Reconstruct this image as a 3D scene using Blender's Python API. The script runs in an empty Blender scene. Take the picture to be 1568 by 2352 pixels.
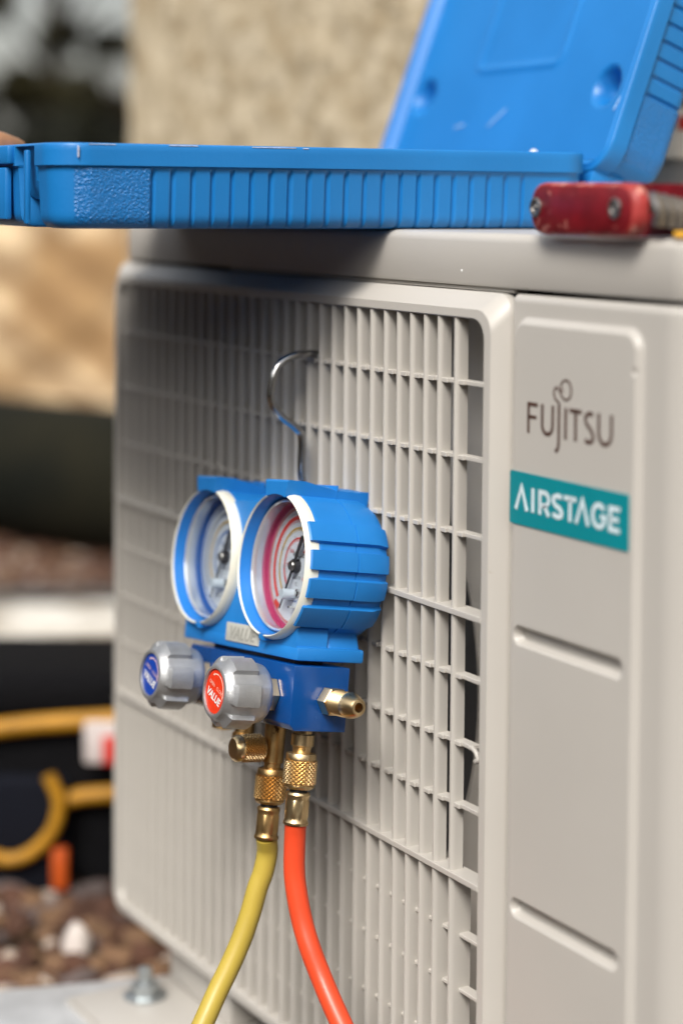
import bpy, bmesh, math, random
from math import sin, cos, pi, radians, sqrt
from mathutils import Vector, Matrix, noise as mnoise
random.seed(7)
SC = bpy.context.scene
COL = SC.collection

# ------------------------------------------------------------------ camera
CR = [(.49711341, .86764879, .00798985), (.04710914, -.01779392, -.99873125), (-.86640578, .4968591, -.04971979)]
CO = Vector((.73438996, -.6156176, .5600403))
cd = bpy.data.cameras.new('camera')
cd.sensor_fit = 'VERTICAL'; cd.sensor_height = 36; cd.sensor_width = 24; cd.lens = 70
cd.shift_y = -497.335 / 2352
cd.clip_start = .02; cd.clip_end = 400
cd.dof.use_dof = True; cd.dof.focus_distance = 1.15; cd.dof.aperture_fstop = 2.8
co = bpy.data.objects.new('camera', cd); COL.objects.link(co)
rt, dn, fw = (Vector(r) for r in CR)
# camera rows are world->camera (right, down, forward)
RX, UP, BK = Vector(CR[0]), -Vector(CR[1]), -Vector(CR[2])
mw = Matrix(((RX.x, UP.x, BK.x, CO.x), (RX.y, UP.y, BK.y, CO.y), (RX.z, UP.z, BK.z, CO.z), (0, 0, 0, 1)))
co.matrix_world = mw
SC.camera = co

# ------------------------------------------------------------------ sky, sun, exposure
SUN_D = Vector((-.46, .52, -.72)).normalized()      # direction the light travels
W = bpy.data.worlds.new('World'); SC.world = W; W.use_nodes = True
nt = W.node_tree; nt.nodes.clear()
wo = nt.nodes.new('ShaderNodeOutputWorld'); bg = nt.nodes.new('ShaderNodeBackground')
sky = nt.nodes.new('ShaderNodeTexSky'); sky.sky_type = 'NISHITA'; sky.sun_disc = False
sky.sun_elevation = math.asin(-SUN_D.z); sky.sun_rotation = math.atan2(-SUN_D.x, -SUN_D.y)
sky.dust_density = 4; sky.air_density = 1.4
hs = nt.nodes.new('ShaderNodeHueSaturation'); hs.inputs['Saturation'].default_value = .35
nt.links.new(sky.outputs[0], hs.inputs['Color']); nt.links.new(hs.outputs[0], bg.inputs[0]); nt.links.new(bg.outputs[0], wo.inputs[0])
bg.inputs[1].default_value = .15
sl = bpy.data.lights.new('sun', 'SUN'); sl.energy = 2.6; sl.angle = radians(20); sl.color = (1, .95, .88)
so = bpy.data.objects.new('sun', sl); COL.objects.link(so)
so.rotation_euler = SUN_D.to_track_quat('-Z', 'Y').to_euler(); so.location = (1, -1, 3)
SC.view_settings.view_transform = 'Standard'; SC.view_settings.look = 'None'
SC.view_settings.gamma = 1; SC.view_settings.use_curve_mapping = False
SC.view_settings.exposure = .25
SC.cycles.max_bounces = 8

# ------------------------------------------------------------------ materials
def mat(name, col, rough=.5, metal=0, nscale=30, namt=.06, bump=0, bscale=200, spec=.5, rvar=.08, col2=None, coat=0, detail=4, cpos=(.35, .65)):
    m = bpy.data.materials.new(name); m.use_nodes = True
    n = m.node_tree; b = n.nodes['Principled BSDF']; L = n.links.new
    tc = n.nodes.new('ShaderNodeTexCoord')
    nz = n.nodes.new('ShaderNodeTexNoise'); nz.inputs['Scale'].default_value = nscale; nz.inputs['Detail'].default_value = detail
    L(tc.outputs['Object'], nz.inputs['Vector'])
    rp = n.nodes.new('ShaderNodeValToRGB'); rp.color_ramp.elements[0].position = cpos[0]; rp.color_ramp.elements[1].position = cpos[1]
    c2 = col2 if col2 else tuple(min(1, c * (1 + namt)) for c in col)
    c1 = col if col2 else tuple(c * (1 - namt) for c in col)
    rp.color_ramp.elements[0].color = (*c1, 1); rp.color_ramp.elements[1].color = (*c2, 1)
    L(nz.outputs['Fac'], rp.inputs['Fac']); L(rp.outputs['Color'], b.inputs['Base Color'])
    mr = n.nodes.new('ShaderNodeMapRange'); mr.inputs['To Min'].default_value = max(.02, rough - rvar); mr.inputs['To Max'].default_value = min(1, rough + rvar)
    n2 = n.nodes.new('ShaderNodeTexNoise'); n2.inputs['Scale'].default_value = nscale * 2.3; n2.inputs['Detail'].default_value = 5
    L(tc.outputs['Object'], n2.inputs['Vector']); L(n2.outputs['Fac'], mr.inputs['Value']); L(mr.outputs[0], b.inputs['Roughness'])
    b.inputs['Metallic'].default_value = metal
    b.inputs['Specular IOR Level'].default_value = spec
    b.inputs['Coat Weight'].default_value = coat
    if bump:
        n3 = n.nodes.new('ShaderNodeTexNoise'); n3.inputs['Scale'].default_value = bscale; n3.inputs['Detail'].default_value = 3
        bp = n.nodes.new('ShaderNodeBump'); bp.inputs['Strength'].default_value = 1; bp.inputs['Distance'].default_value = bump
        L(tc.outputs['Object'], n3.inputs['Vector']); L(n3.outputs['Fac'], bp.inputs['Height']); L(bp.outputs[0], b.inputs['Normal'])
    return m

def specks(m, col, scale, thr, rough=None):
    """scattered small marks (scuffs, dirt) mixed over a material's own colour"""
    n = m.node_tree; L = n.links.new; b = n.nodes['Principled BSDF']
    src = b.inputs['Base Color'].links[0].from_socket
    tc = n.nodes.new('ShaderNodeTexCoord'); nz = n.nodes.new('ShaderNodeTexNoise'); nz.inputs['Scale'].default_value = scale; nz.inputs['Detail'].default_value = 6; nz.inputs['Roughness'].default_value = .65
    rp = n.nodes.new('ShaderNodeValToRGB'); rp.color_ramp.elements[0].position = thr; rp.color_ramp.elements[1].position = thr + .03
    mx = n.nodes.new('ShaderNodeMix'); mx.data_type = 'RGBA'
    L(tc.outputs['Object'], nz.inputs['Vector']); L(nz.outputs['Fac'], rp.inputs['Fac']); L(rp.outputs['Color'], mx.inputs['Factor'])
    L(src, mx.inputs['A']); mx.inputs['B'].default_value = (*col, 1); L(mx.outputs['Result'], b.inputs['Base Color'])
    return m

def mirrorless_glass(name):
    m = bpy.data.materials.new(name); m.use_nodes = True; n = m.node_tree; n.nodes.clear(); L = n.links.new
    o = n.nodes.new('ShaderNodeOutputMaterial'); mx = n.nodes.new('ShaderNodeMixShader'); t = n.nodes.new('ShaderNodeBsdfTransparent')
    g = n.nodes.new('ShaderNodeBsdfGlossy'); g.inputs['Roughness'].default_value = .06
    lw = n.nodes.new('ShaderNodeLayerWeight'); lw.inputs['Blend'].default_value = .5; p5 = n.nodes.new('ShaderNodeMath'); p5.operation = 'POWER'; p5.inputs[1].default_value = 5; L(lw.outputs['Facing'], p5.inputs[0]); f = n.nodes.new('ShaderNodeMath'); f.operation = 'MULTIPLY_ADD'; f.inputs[1].default_value = .9; f.inputs[2].default_value = .045; L(p5.outputs[0], f.inputs[0])
    t.inputs['Color'].default_value = (.93, .95, .96, 1)
    L(f.outputs[0], mx.inputs[0]); L(t.outputs[0], mx.inputs[1]); L(g.outputs[0], mx.inputs[2]); L(mx.outputs[0], o.inputs[0])
    return m

MT = {}
MT['case'] = specks(mat('unit_plastic', (.50, .475, .435), .42, nscale=8, namt=.03, bump=.00006, bscale=1400, rvar=.06), (.40, .35, .29), 75, .74)
MT['caset'] = specks(mat('unit_painted_steel', (.485, .462, .425), .36, nscale=6, namt=.03, bump=.00005, bscale=900), (.42, .37, .31), 60, .75)
MT['dark'] = mat('inner_black', (.012, .012, .012), .6)
MT['coil'] = mat('coil_fins', (.03, .03, .032), .5, metal=.6)
MT['fan'] = mat('fan_grey', (.05, .05, .052), .5)
MT['teal'] = mat('teal_badge', (.003, .235, .275), .33, nscale=20, namt=.03)
MT['badge_white'] = mat('badge_white', (.66, .76, .80), .4)
MT['logo'] = mat('logo_brown', (.085, .045, .034), .45)
MT['boot'] = specks(mat('blue_rubber', (.011, .190, .56), .48, nscale=40, namt=.07, bump=.00005, bscale=900, col2=(.014, .212, .61)), (.10, .36, .76), 160, .735)
MT['bootdk'] = mat('blue_rubber_inner', (.02, .20, .62), .35)
MT['glow'] = mat('ivory_ring', (.78, .77, .66), .45, nscale=60, namt=.06)
MT['block'] = specks(mat('blue_anodised', (.002, .065, .27), .24, metal=.1, nscale=40, namt=.08, bump=.00002, bscale=1200, spec=.8, coat=.3), (.16, .24, .45), 210, .735)
MT['brass'] = specks(mat('brass', (.86, .64, .35), .31, metal=1, nscale=60, namt=.14, bump=.00003, bscale=700), (.34, .18, .07), 120, .66)
MT['brassd'] = specks(mat('brass_tarnished', (.64, .42, .18), .38, metal=1, nscale=70, namt=.2), (.16, .08, .03), 120, .62)
MT['alu'] = mat('cast_aluminium', (.50, .51, .52), .42, metal=.75, nscale=90, namt=.10, bump=.00025, bscale=1500)
MT['aluface'] = mat('cast_aluminium_face', (.42, .42, .42), .5, metal=.6, nscale=90, namt=.10, bump=.0002, bscale=1500)
MT['redlab'] = mat('red_label', (.80, .045, .012), .35, nscale=300, namt=.06)
MT['bluelab'] = mat('blue_label', (.006, .055, .38), .35, nscale=300, namt=.06)
MT['white'] = mat('print_white', (.80, .80, .78), .45)
MT['cream'] = mat('print_cream', (.9, .62, .5), .45)
MT['steel'] = mat('polished_steel', (.72, .71, .69), .17, metal=1, nscale=60)
MT['chrome'] = mat('clear_bezel', (.70, .72, .74), .12, metal=.55)
MT['black'] = mat('black_rubber', (.012, .012, .012), .4)
MT['dial'] = mat('dial_white', (.66, .69, .74), .45)
MT['dred'] = mat('dial_red', (.72, .05, .035), .5)
MT['dpink'] = mat('pink_reflection', (.60, .25, .25), .5)
MT['dmag'] = mat('magenta_reflection', (.50, .06, .17), .35)
MT['dyel'] = mat('dial_yellow', (.65, .38, .04), .5)
MT['dblue'] = mat('dial_blue', (.03, .13, .42), .5)
MT['dgrey'] = mat('dial_grey', (.30, .31, .33), .5)
MT['dgreen'] = mat('dial_green', (.1, .4, .2), .5)
MT['ink'] = mat('dial_ink', (.03, .03, .035), .5)
MT['glass'] = mirrorless_glass('lens')
MT['clear'] = mat('clear_peg', (.62, .68, .74), .1)
MT['red_hose'] = specks(mat('red_hose', (.80, .075, .024), .38, nscale=25, namt=.05, bump=.00006, bscale=600), (.5, .07, .03), 110, .735)
MT['yel_hose'] = specks(mat('yellow_hose', (.50, .375, .062), .40, nscale=25, namt=.05, bump=.00006, bscale=600), (.42, .3, .05), 110, .735)
MT['tray'] = specks(mat('blue_case_plastic', (.008, .170, .48), .40, nscale=14, namt=.07, bump=.00008, bscale=420, col2=(.011, .190, .53)), (.20, .45, .78), 70, .745)
MT['pad'] = mat('blue_case_grained', (.008, .165, .48), .26, nscale=14, namt=.05, bump=.0012, bscale=620, spec=.7)
MT['scuff'] = mat('pale_scuff', (.42, .48, .62), .5, nscale=400, namt=.2)
MT['lidscuff'] = mat('lid_scuff', (.20, .38, .66), .5, nscale=400, namt=.3)
MT['keyred'] = specks(mat('red_handle', (.17, .005, .010), .45, nscale=70, namt=.25, bump=.00008, bscale=600, rvar=.14), (.42, .13, .11), 85, .60)
MT['keyredlt'] = specks(mat('red_handle_worn', (.34, .035, .032), .5, nscale=70, namt=.2, bump=.00008, bscale=500), (.58, .27, .22), 120, .56)
MT['keysteel'] = specks(mat('worn_steel', (.34, .32, .30), .34, metal=.9, nscale=60, namt=.2), (.12, .08, .05), 100, .58)
MT['gold'] = mat('yellow_plastic', (.7, .36, .02), .4)
MT['bagblack'] = mat('bag_fabric', (.004, .004, .005), .9, spec=.12, nscale=200, namt=.4, bump=.0006, bscale=400)
MT['bagyel'] = mat('bag_trim_yellow', (.40, .19, .006), .55, nscale=60, namt=.15)
MT['bagor'] = mat('bag_orange', (.50, .08, .008), .5)
MT['tagw'] = mat('tag_white', (.65, .58, .56), .5)
MT['tagr'] = mat('tag_red', (.62, .03, .02), .5)
MT['galv'] = mat('galvanised', (.56, .57, .58), .42, metal=.35, nscale=40, namt=.1)
MT['bolt'] = mat('zinc_bolt', (.42, .45, .46), .35, metal=.8, nscale=90, namt=.15)
MT['cylinder'] = mat('black_cylinder', (.006, .007, .005), .85, spec=.15, nscale=4, col2=(.018, .016, .008))
MT['slab'] = mat('pale_concrete', (.26, .21, .15), .85, nscale=8, col2=(.76, .72, .64), cpos=(.40, .56), bump=.002, bscale=60)
MT['slabs'] = mat('stained_concrete', (.20, .10, .04), .85, nscale=14, col2=(.34, .19, .09))
MT['bark'] = mat('bark', (.03, .022, .016), .9, nscale=12, namt=.4, bump=.01, bscale=20)
MT['bottle'] = mat('grey_bottle', (.26, .26, .265), .45, nscale=10, namt=.08)
MT['wall'] = mat('roughcast_render', (.35, .275, .17), .92, nscale=26, col2=(.56, .48, .345), bump=.006, bscale=55, detail=5, cpos=(.38, .60))
MT['wall2'] = mat('sandstone_face', (.42, .26, .12), .92, nscale=3.2, col2=(.82, .63, .40), bump=.01, bscale=16, detail=3, cpos=(.44, .56))
_n = MT['wall2'].node_tree; _tc = [q for q in _n.nodes if q.type == 'TEX_COORD'][0]; _b = _n.nodes['Principled BSDF']; _src = _b.inputs['Base Color'].links[0].from_socket
_prev = _src
for _sg in (1, -1):
    _mp = _n.nodes.new('ShaderNodeMapping'); _mp.inputs['Rotation'].default_value = (0, 0, radians(-60)); _m2 = _n.nodes.new('ShaderNodeMapping'); _m2.inputs['Scale'].default_value = (_sg, .01, 1.25)
    _wv = _n.nodes.new('ShaderNodeTexWave'); _wv.bands_direction = 'DIAGONAL'; _wv.inputs['Scale'].default_value = 2.3; _wv.inputs['Distortion'].default_value = 2.2; _wv.inputs['Detail'].default_value = 2; _wv.inputs['Detail Scale'].default_value = .8
    _mx = _n.nodes.new('ShaderNodeMix'); _mx.data_type = 'RGBA'; _mx.blend_type = 'MIX'; _rp = _n.nodes.new('ShaderNodeValToRGB'); _rp.color_ramp.elements[0].position = .62; _rp.color_ramp.elements[1].position = .92; _rp.color_ramp.elements[1].color = (.8, .8, .8, 1) if _sg == 1 else (.5, .5, .5, 1)
    _l = _n.links.new; _l(_tc.outputs['Object'], _mp.inputs['Vector']); _l(_mp.outputs[0], _m2.inputs['Vector']); _l(_m2.outputs[0], _wv.inputs['Vector']); _l(_wv.outputs['Fac'], _rp.inputs['Fac']); _l(_rp.outputs['Color'], _mx.inputs['Factor']); _l(_prev, _mx.inputs['A']); _mx.inputs['B'].default_value = (.20, .11, .045, 1); _prev = _mx.outputs['Result']
_n.links.new(_prev, _b.inputs['Base Color'])
MT['dirt'] = mat('dirt', (.012, .008, .005), .95, spec=.1, nscale=9, col2=(.045, .028, .016), bump=.01, bscale=40, detail=6)

# ------------------------------------------------------------------ mesh helpers
def link(name, me, m=None, parent=None, smooth=False, auto=None):
    if m is not None:
        for x in (m if isinstance(m, (list, tuple)) else [m]): me.materials.append(x)
    if smooth or auto:
        for p in me.polygons: p.use_smooth = True
    o = bpy.data.objects.new(name, me); COL.objects.link(o)
    if auto:
        me.set_sharp_from_angle(angle=radians(auto))
    if parent is not None:
        o.parent = parent
    return o

def mesh(name, vs, fs, m=None, parent=None, smooth=False, auto=None):
    me = bpy.data.meshes.new(name); me.from_pydata([tuple(v) for v in vs], [], fs); me.update()
    bm = bmesh.new(); bm.from_mesh(me); bmesh.ops.recalc_face_normals(bm, faces=bm.faces); bm.to_mesh(me); bm.free()
    return link(name, me, m, parent, smooth, auto)

class MB:
    def __init__(s): s.v = []; s.f = []; s.mi = []
    def add(s, vs, fs, mi=0):
        k = len(s.v); s.v += [tuple(v) for v in vs]; s.f += [tuple(i + k for i in f) for f in fs]; s.mi += [mi] * len(fs); return s
    def box(s, lo, hi, mi=0, fn=None):
        (a, b, c), (d, e, f) = lo, hi
        vs = [(a, b, c), (d, b, c), (d, e, c), (a, e, c), (a, b, f), (d, b, f), (d, e, f), (a, e, f)]
        if fn: vs = [fn(Vector(v)) for v in vs]
        return s.add(vs, [(0, 3, 2, 1), (4, 5, 6, 7), (0, 1, 5, 4), (1, 2, 6, 5), (2, 3, 7, 6), (3, 0, 4, 7)], mi)
    def build(s, name, m, parent=None, smooth=False, auto=None, bev=0, seg=2, recalc=True):
        me = bpy.data.meshes.new(name); me.from_pydata(s.v, [], s.f); me.update()
        for p, i in zip(me.polygons, s.mi): p.material_index = i
        bm = bmesh.new(); bm.from_mesh(me)
        if bev:
            es = [e for e in bm.edges if len(e.link_faces) == 2 and e.calc_face_angle(0) > .6]
            bmesh.ops.bevel(bm, geom=es, offset=bev, segments=seg, profile=.5, affect='EDGES', clamp_overlap=True)
        if recalc: bmesh.ops.recalc_face_normals(bm, faces=bm.faces)
        bm.to_mesh(me); bm.free()
        return link(name, me, m, parent, smooth, auto or (35 if bev else None))

def rbox(name, lo, hi, m, parent=None, bev=.002, seg=3, fn=None):
    return MB().box(lo, hi, 0, fn).build(name, m, parent, bev=bev, seg=seg)

def frame_of(d):
    d = Vector(d).normalized(); a = Vector((0, 0, 1)) if abs(d.z) < .9 else Vector((0, 1, 0))
    x = d.cross(a).normalized(); y = d.cross(x).normalized(); return x, y, d

def lathe_vs(prof, origin, d, n=32, rfun=None):
    """prof = [(t along axis, r)], closed with caps where r>0 at the ends"""
    x, y, z = frame_of(d); o = Vector(origin); vs = []; fs = []
    for t, r in prof:
        for i in range(n):
            a = 2 * pi * i / n; rr = rfun(t, r, a) if rfun else r
            vs.append(o + z * t + x * (rr * cos(a)) + y * (rr * sin(a)))
    for k in range(len(prof) - 1):
        for i in range(n):
            j = (i + 1) % n; fs.append((k * n + i, k * n + j, (k + 1) * n + j, (k + 1) * n + i))
    if prof[0][1] > 1e-6: fs.append(tuple(range(n))[::-1])
    if prof[-1][1] > 1e-6: fs.append(tuple((len(prof) - 1) * n + i for i in range(n)))
    return vs, fs

def lathe(name, prof, origin, d, m, parent=None, n=32, auto=35, rfun=None):
    vs, fs = lathe_vs(prof, origin, d, n, rfun)
    return mesh(name, vs, fs, m, parent, auto=auto)

def spline(pts, n=10):
    P = [Vector(p) for p in pts]; P = [P[0] * 2 - P[1]] + P + [P[-1] * 2 - P[-2]]; out = []
    for i in range(1, len(P) - 2):
        for k in range(n):
            t = k / n; a, b, c, d = P[i - 1], P[i], P[i + 1], P[i + 2]
            out.append(.5 * ((2 * b) + (c - a) * t + (2 * a - 5 * b + 4 * c - d) * t * t + (3 * b - a - 3 * c + d) * t ** 3))
    out.append(P[-2]); return out

def tube_vs(pts, r, n=16):
    vs = []; fs = []; prev = None
    for i, p in enumerate(pts):
        t = (pts[min(i + 1, len(pts) - 1)] - pts[max(i - 1, 0)]).normalized()
        if prev is None:
            x, _, _ = frame_of(t)
        else:
            x = (prev - t * prev.dot(t)).normalized()
        prev = x; y = t.cross(x)
        for k in range(n):
            a = 2 * pi * k / n; vs.append(p + x * (r * cos(a)) + y * (r * sin(a)))
    for i in range(len(pts) - 1):
        for k in range(n):
            j = (k + 1) % n; fs.append((i * n + k, i * n + j, (i + 1) * n + j, (i + 1) * n + k))
    fs.append(tuple(range(n))[::-1]); fs.append(tuple((len(pts) - 1) * n + k for k in range(n)))
    return vs, fs

def tube(name, pts, r, m, parent=None, n=16, sn=10):
    vs, fs = tube_vs(spline(pts, sn), r, n)
    return mesh(name, vs, fs, m, parent, auto=50)

def root(name, label, cat, loc=(0, 0, 0), group=None, mtx=None):
    o = bpy.data.objects.new(name, None); COL.objects.link(o); o.empty_display_size = .02
    o.location = loc
    if mtx is not None: o.matrix_world = mtx
    o['label'] = label; o['category'] = cat
    if group: o['group'] = group
    return o

def tag(o, label, cat, group=None):
    o['label'] = label; o['category'] = cat
    if group: o['group'] = group
    return o

def ribbon(mb, pts, w, fn, th=.0002, cap=True, mi=0):
    """flat stroke of width w along 2-D points, fn maps (x, y, h) to 3-D"""
    P = [Vector((p[0], p[1])) for p in pts]; L = []; R = []
    closed = (P[0] - P[-1]).length < 1e-9
    for i, p in enumerate(P):
        a = P[i - 1] if i else (P[-2] if closed else p); b = P[i + 1] if i < len(P) - 1 else (P[1] if closed else p)
        d1 = (p - a); d2 = (b - p)
        d1 = d1.normalized() if d1.length > 1e-9 else d2.normalized(); d2 = d2.normalized() if d2.length > 1e-9 else d1
        t = (d1 + d2); t = t.normalized() if t.length > 1e-6 else d1
        nn = Vector((-t.y, t.x)); s = 1 / max(.5, nn.dot(Vector((-d1.y, d1.x))))
        L.append(p + nn * (w / 2 * s)); R.append(p - nn * (w / 2 * s))
    n = len(P); vs = []
    for h in (0, th):
        vs += [fn(q.x, q.y, h) for q in L] + [fn(q.x, q.y, h) for q in R]
    fs = []
    for i in range(n - 1):
        fs.append((2 * n + i, 2 * n + i + 1, 3 * n + i + 1, 3 * n + i))
        fs.append((i, i + 1, 2 * n + i + 1, 2 * n + i)); fs.append((n + i, 3 * n + i, 3 * n + i + 1, n + i + 1))
    mb.add(vs, fs, mi)

def arc(cx, cy, r, a0, a1, n=10, ry=None):
    ry = ry or r
    return [(cx + r * cos(radians(a0 + (a1 - a0) * i / n)), cy + ry * sin(radians(a0 + (a1 - a0) * i / n))) for i in range(n + 1)]

def text_mesh(name, s, size, fn, m, parent, shear=0, xs=1, bold=0, align='LEFT'):
    cu = bpy.data.curves.new(name, 'FONT'); cu.body = s; cu.size = size; cu.extrude = 0; cu.shear = shear; cu.offset = bold; cu.align_x = align; cu.resolution_u = 3
    ob = bpy.data.objects.new(name, cu); COL.objects.link(ob)
    dg = bpy.context.evaluated_depsgraph_get(); me = bpy.data.meshes.new_from_object(ob.evaluated_get(dg))
    bpy.data.objects.remove(ob); bpy.data.curves.remove(cu)
    for v in me.vertices:
        v.co = Vector(fn(v.co.x * xs, v.co.y))
    me.update(); me.name = name; me.materials.clear()
    return link(name, me, m, parent)

def G(z, lat, h):
    """place in the yard: z metres ahead of the camera along the ground, lat metres to the side, at height h"""
    f = Vector((-.8675, .4975, 0)); r = Vector((.4975, .8675, 0))
    p = Vector((CO.x, CO.y, 0)) + f * z + r * lat; p.z = h; return p

GZ = -.10

# ================================================================== SETTING
def struct(o):
    o['kind'] = 'structure'; return o
struct(mesh('ground', [(-150, -150, GZ), (150, -150, GZ), (150, 150, GZ), (-150, 150, GZ)], [(0, 1, 2, 3)], MT['dirt']))

# house wall behind the unit: thick rendered wall ending left of the unit, uneven roughcast face
def rough_wall(name, p0, p1, z0, z1, th, m, step, amp, sc, label, cat):
    p0 = Vector((*p0, 0)); p1 = Vector((*p1, 0)); d = (p1 - p0); Ln = d.length; d.normalize(); nrm = Vector((d.y, -d.x, 0))
    r = root(name, label, cat, (p0 + p1) / 2 + Vector((0, 0, z0)))
    inv = Matrix.Translation(-r.location)
    nx = int(Ln / step); nz = int((z1 - z0) / step); vs = []; fs = []
    for j in range(nz + 1):
        for i in range(nx + 1):
            u = Ln * i / nx; z = z0 + (z1 - z0) * j / nz
            q = p0 + d * u; q.z = z
            h = amp * (mnoise.noise(q * sc) + .6 * mnoise.noise(q * sc * 2.7))
            vs.append(inv @ (q + nrm * h))
    for j in range(nz):
        for i in range(nx):
            a = j * (nx + 1) + i; fs.append((a, a + 1, a + nx + 2, a + nx + 1))
    mesh('render_coat', vs, fs, m, r, smooth=True)
    b = MB(); F = lambda v: inv @ (p0 + d * v.x - nrm * (v.y + amp * 2) + Vector((0, 0, v.z)))
    b.box((0, 0, z0), (Ln, th, z1), 0, F); b.build('wall_core', m, r, bev=.01)
    return r
rough_wall('house_wall', (-1.617, .42), (1.2, .42), GZ, 2.6, .28, MT['wall'], .018, .006, 26, 'tall beige roughcast house wall behind the air conditioner unit', 'wall')
gw0, gw1 = G(6.2, -1.9, 0), G(6.2, .6, 0)
rough_wall('garden_wall', (gw0.x, gw0.y), (gw1.x, gw1.y), GZ, .60, .2, MT['wall2'], .05, .02, 5, 'low sandy yellow garden wall far back at the left, below the blue case', 'wall')
# dark seams and pale streaks of the rough stone face: courses of rubble laid against it
# trees and hedge beyond
def leaf_mesh(mb, c, R, n, size, rnd, mi=1, sq=1.0):
    for _ in range(n):
        while True:
            p = Vector((rnd.uniform(-1, 1), rnd.uniform(-1, 1), rnd.uniform(-1, 1)))
            if p.length < 1: break
        q = Vector(c) + Vector((p.x * R, p.y * R, p.z * R * sq))
        a = Vector((rnd.gauss(0, 1), rnd.gauss(0, 1), rnd.gauss(0, 1))).normalized(); b = a.cross(Vector((rnd.gauss(0, 1), rnd.gauss(0, 1), rnd.gauss(0, 1)))).normalized()
        s = size * rnd.uniform(.6, 1.4)
        mb.add([q - a * s, q + b * s * .45, q + a * s, q - b * s * .45], [(0, 1, 2, 3)])
def leafmat(n, c, c2): return mat(n, c, .7, nscale=3, col2=c2, spec=.2)
LM = [leafmat('leaf_a', (.010, .010, .004), (.035, .03, .010)), leafmat('leaf_b', (.014, .011, .005), (.06, .04, .012)), leafmat('leaf_c', (.008, .009, .005), (.02, .02, .01))]
def tree(z, lat, h, tr, crowns, lm, label, seed):
    rnd = random.Random(seed); b = G(z, lat, GZ)
    r = root('tree', label, 'tree', b, 'trees beyond the garden wall')
    vs, fs = tube_vs([Vector((0, 0, 0)), Vector((.03, .02, h * .3)), Vector((-.02, .03, h * .6)), Vector((.02, 0, h))], tr, 10)
    mb = MB(); mb.add(vs, fs)
    for k in range(7):
        a = rnd.uniform(0, 6.28); z0 = h * rnd.uniform(.15, .7)
        p = [Vector((0, 0, z0)), Vector((cos(a) * .4, sin(a) * .4, z0 + .25)), Vector((cos(a) * .9, sin(a) * .9, z0 + .45))]
        v2, f2 = tube_vs(p, tr * .28, 6); mb.add(v2, f2)
    mb.build('trunk', MT['bark'], r, smooth=True)
    lb = MB(); rnd = random.Random(seed * 7)
    for (dx, dz, R, n) in crowns:
        c = Vector((.4975, .8675, 0)) * dx + Vector((0, 0, dz - GZ))
        leaf_mesh(lb, c, R, n, .055, rnd)
    lb.build('crown', lm, r, recalc=False)
tree(9.0, -1.33, 3.0, .050, [(-.42, 1.16, .11, 110), (-.40, .98, .16, 260), (-.12, 1.02, .12, 190), (.13, .97, .15, 230), (.06, 1.28, .11, 110), (-.22, 1.44, .10, 90), (.28, 1.22, .10, 90), (.1, 2.1, .5, 700)], LM[0], 'dark trunked tree with loose olive leaves, farthest left beyond the wall', 3)
tree(10.2, -1.02, 3.2, .035, [(-.1, .98, .13, 150), (.02, 1.34, .09, 60), (.14, .98, .16, 170), (.02, 2.1, .5, 700)], LM[1], 'thin tree with yellowish leaves seen just left of the house wall edge', 5)
hb = MB(); rnd = random.Random(11)
for i in range(26):
    c = G(8.2 + rnd.uniform(0, .5), -2.6 + i * .11, .40 + rnd.uniform(-.1, .1)); leaf_mesh(hb, c, .40, 700, .05, rnd, sq=1.1)
hg = hb.build('hedge', LM[2], None, recalc=False)
tag(hg, 'dark clipped hedge behind the low garden wall under the trees', 'hedge')
hk = mesh('soil_bank', [], [], None) if False else None

# tall close-boarded fence round the yard in front of the unit and to its left (out of view, added to block low sky light)
FM = mat('blocker_boards', (.028, .02, .013), .85, nscale=6, col2=(.05, .036, .024), bump=.003, bscale=30)
def blocker(p0, p1, h, label):
    p0 = Vector((*p0, GZ)); p1 = Vector((*p1, GZ)); d = (p1 - p0); n = int(d.length / .15); st = d / n; d.normalize(); nr = Vector((d.y, -d.x, 0))
    r = root('board_blocker', label, 'blocker', (p0 + p1) / 2); o_ = r.location
    me = None
    for i in range(n):
        c = p0 + st * (i + .5) - o_
        if me is None:
            mb = MB().box((-.072, -.009, 0), (.072, .009, h), 0, lambda v: d * v.x + nr * v.y + Vector((0, 0, v.z))); ob = mb.build('board', FM, r); me = ob.data
        else:
            ob = bpy.data.objects.new('board', me); COL.objects.link(ob); ob.parent = r
        ob.location = c + nr * (.006 if i % 2 else 0)
    for z in (.4, h - .4):
        mb = MB().box((-(p1 - p0).length / 2, .012, z - .04), ((p1 - p0).length / 2, .05, z + .04), 0, lambda v: d * v.x - nr * v.y + Vector((0, 0, v.z))); mb.build('blocker_rail', FM, r)
blocker((-4.2, -4.6), (4.2, -4.6), 2.3, 'tall dark board fence facing the grille, added out of view to cut low sky light')
blocker((-4.2, -4.6), (-4.2, -.4), 2.8, 'tall dark board fence on the left, unseen and added to hold back sky light')
blocker((4.2, -4.6), (4.2, 2.0), 2.2, 'lower dark board fence on the right, unseen and added to shade off low sky')

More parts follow.
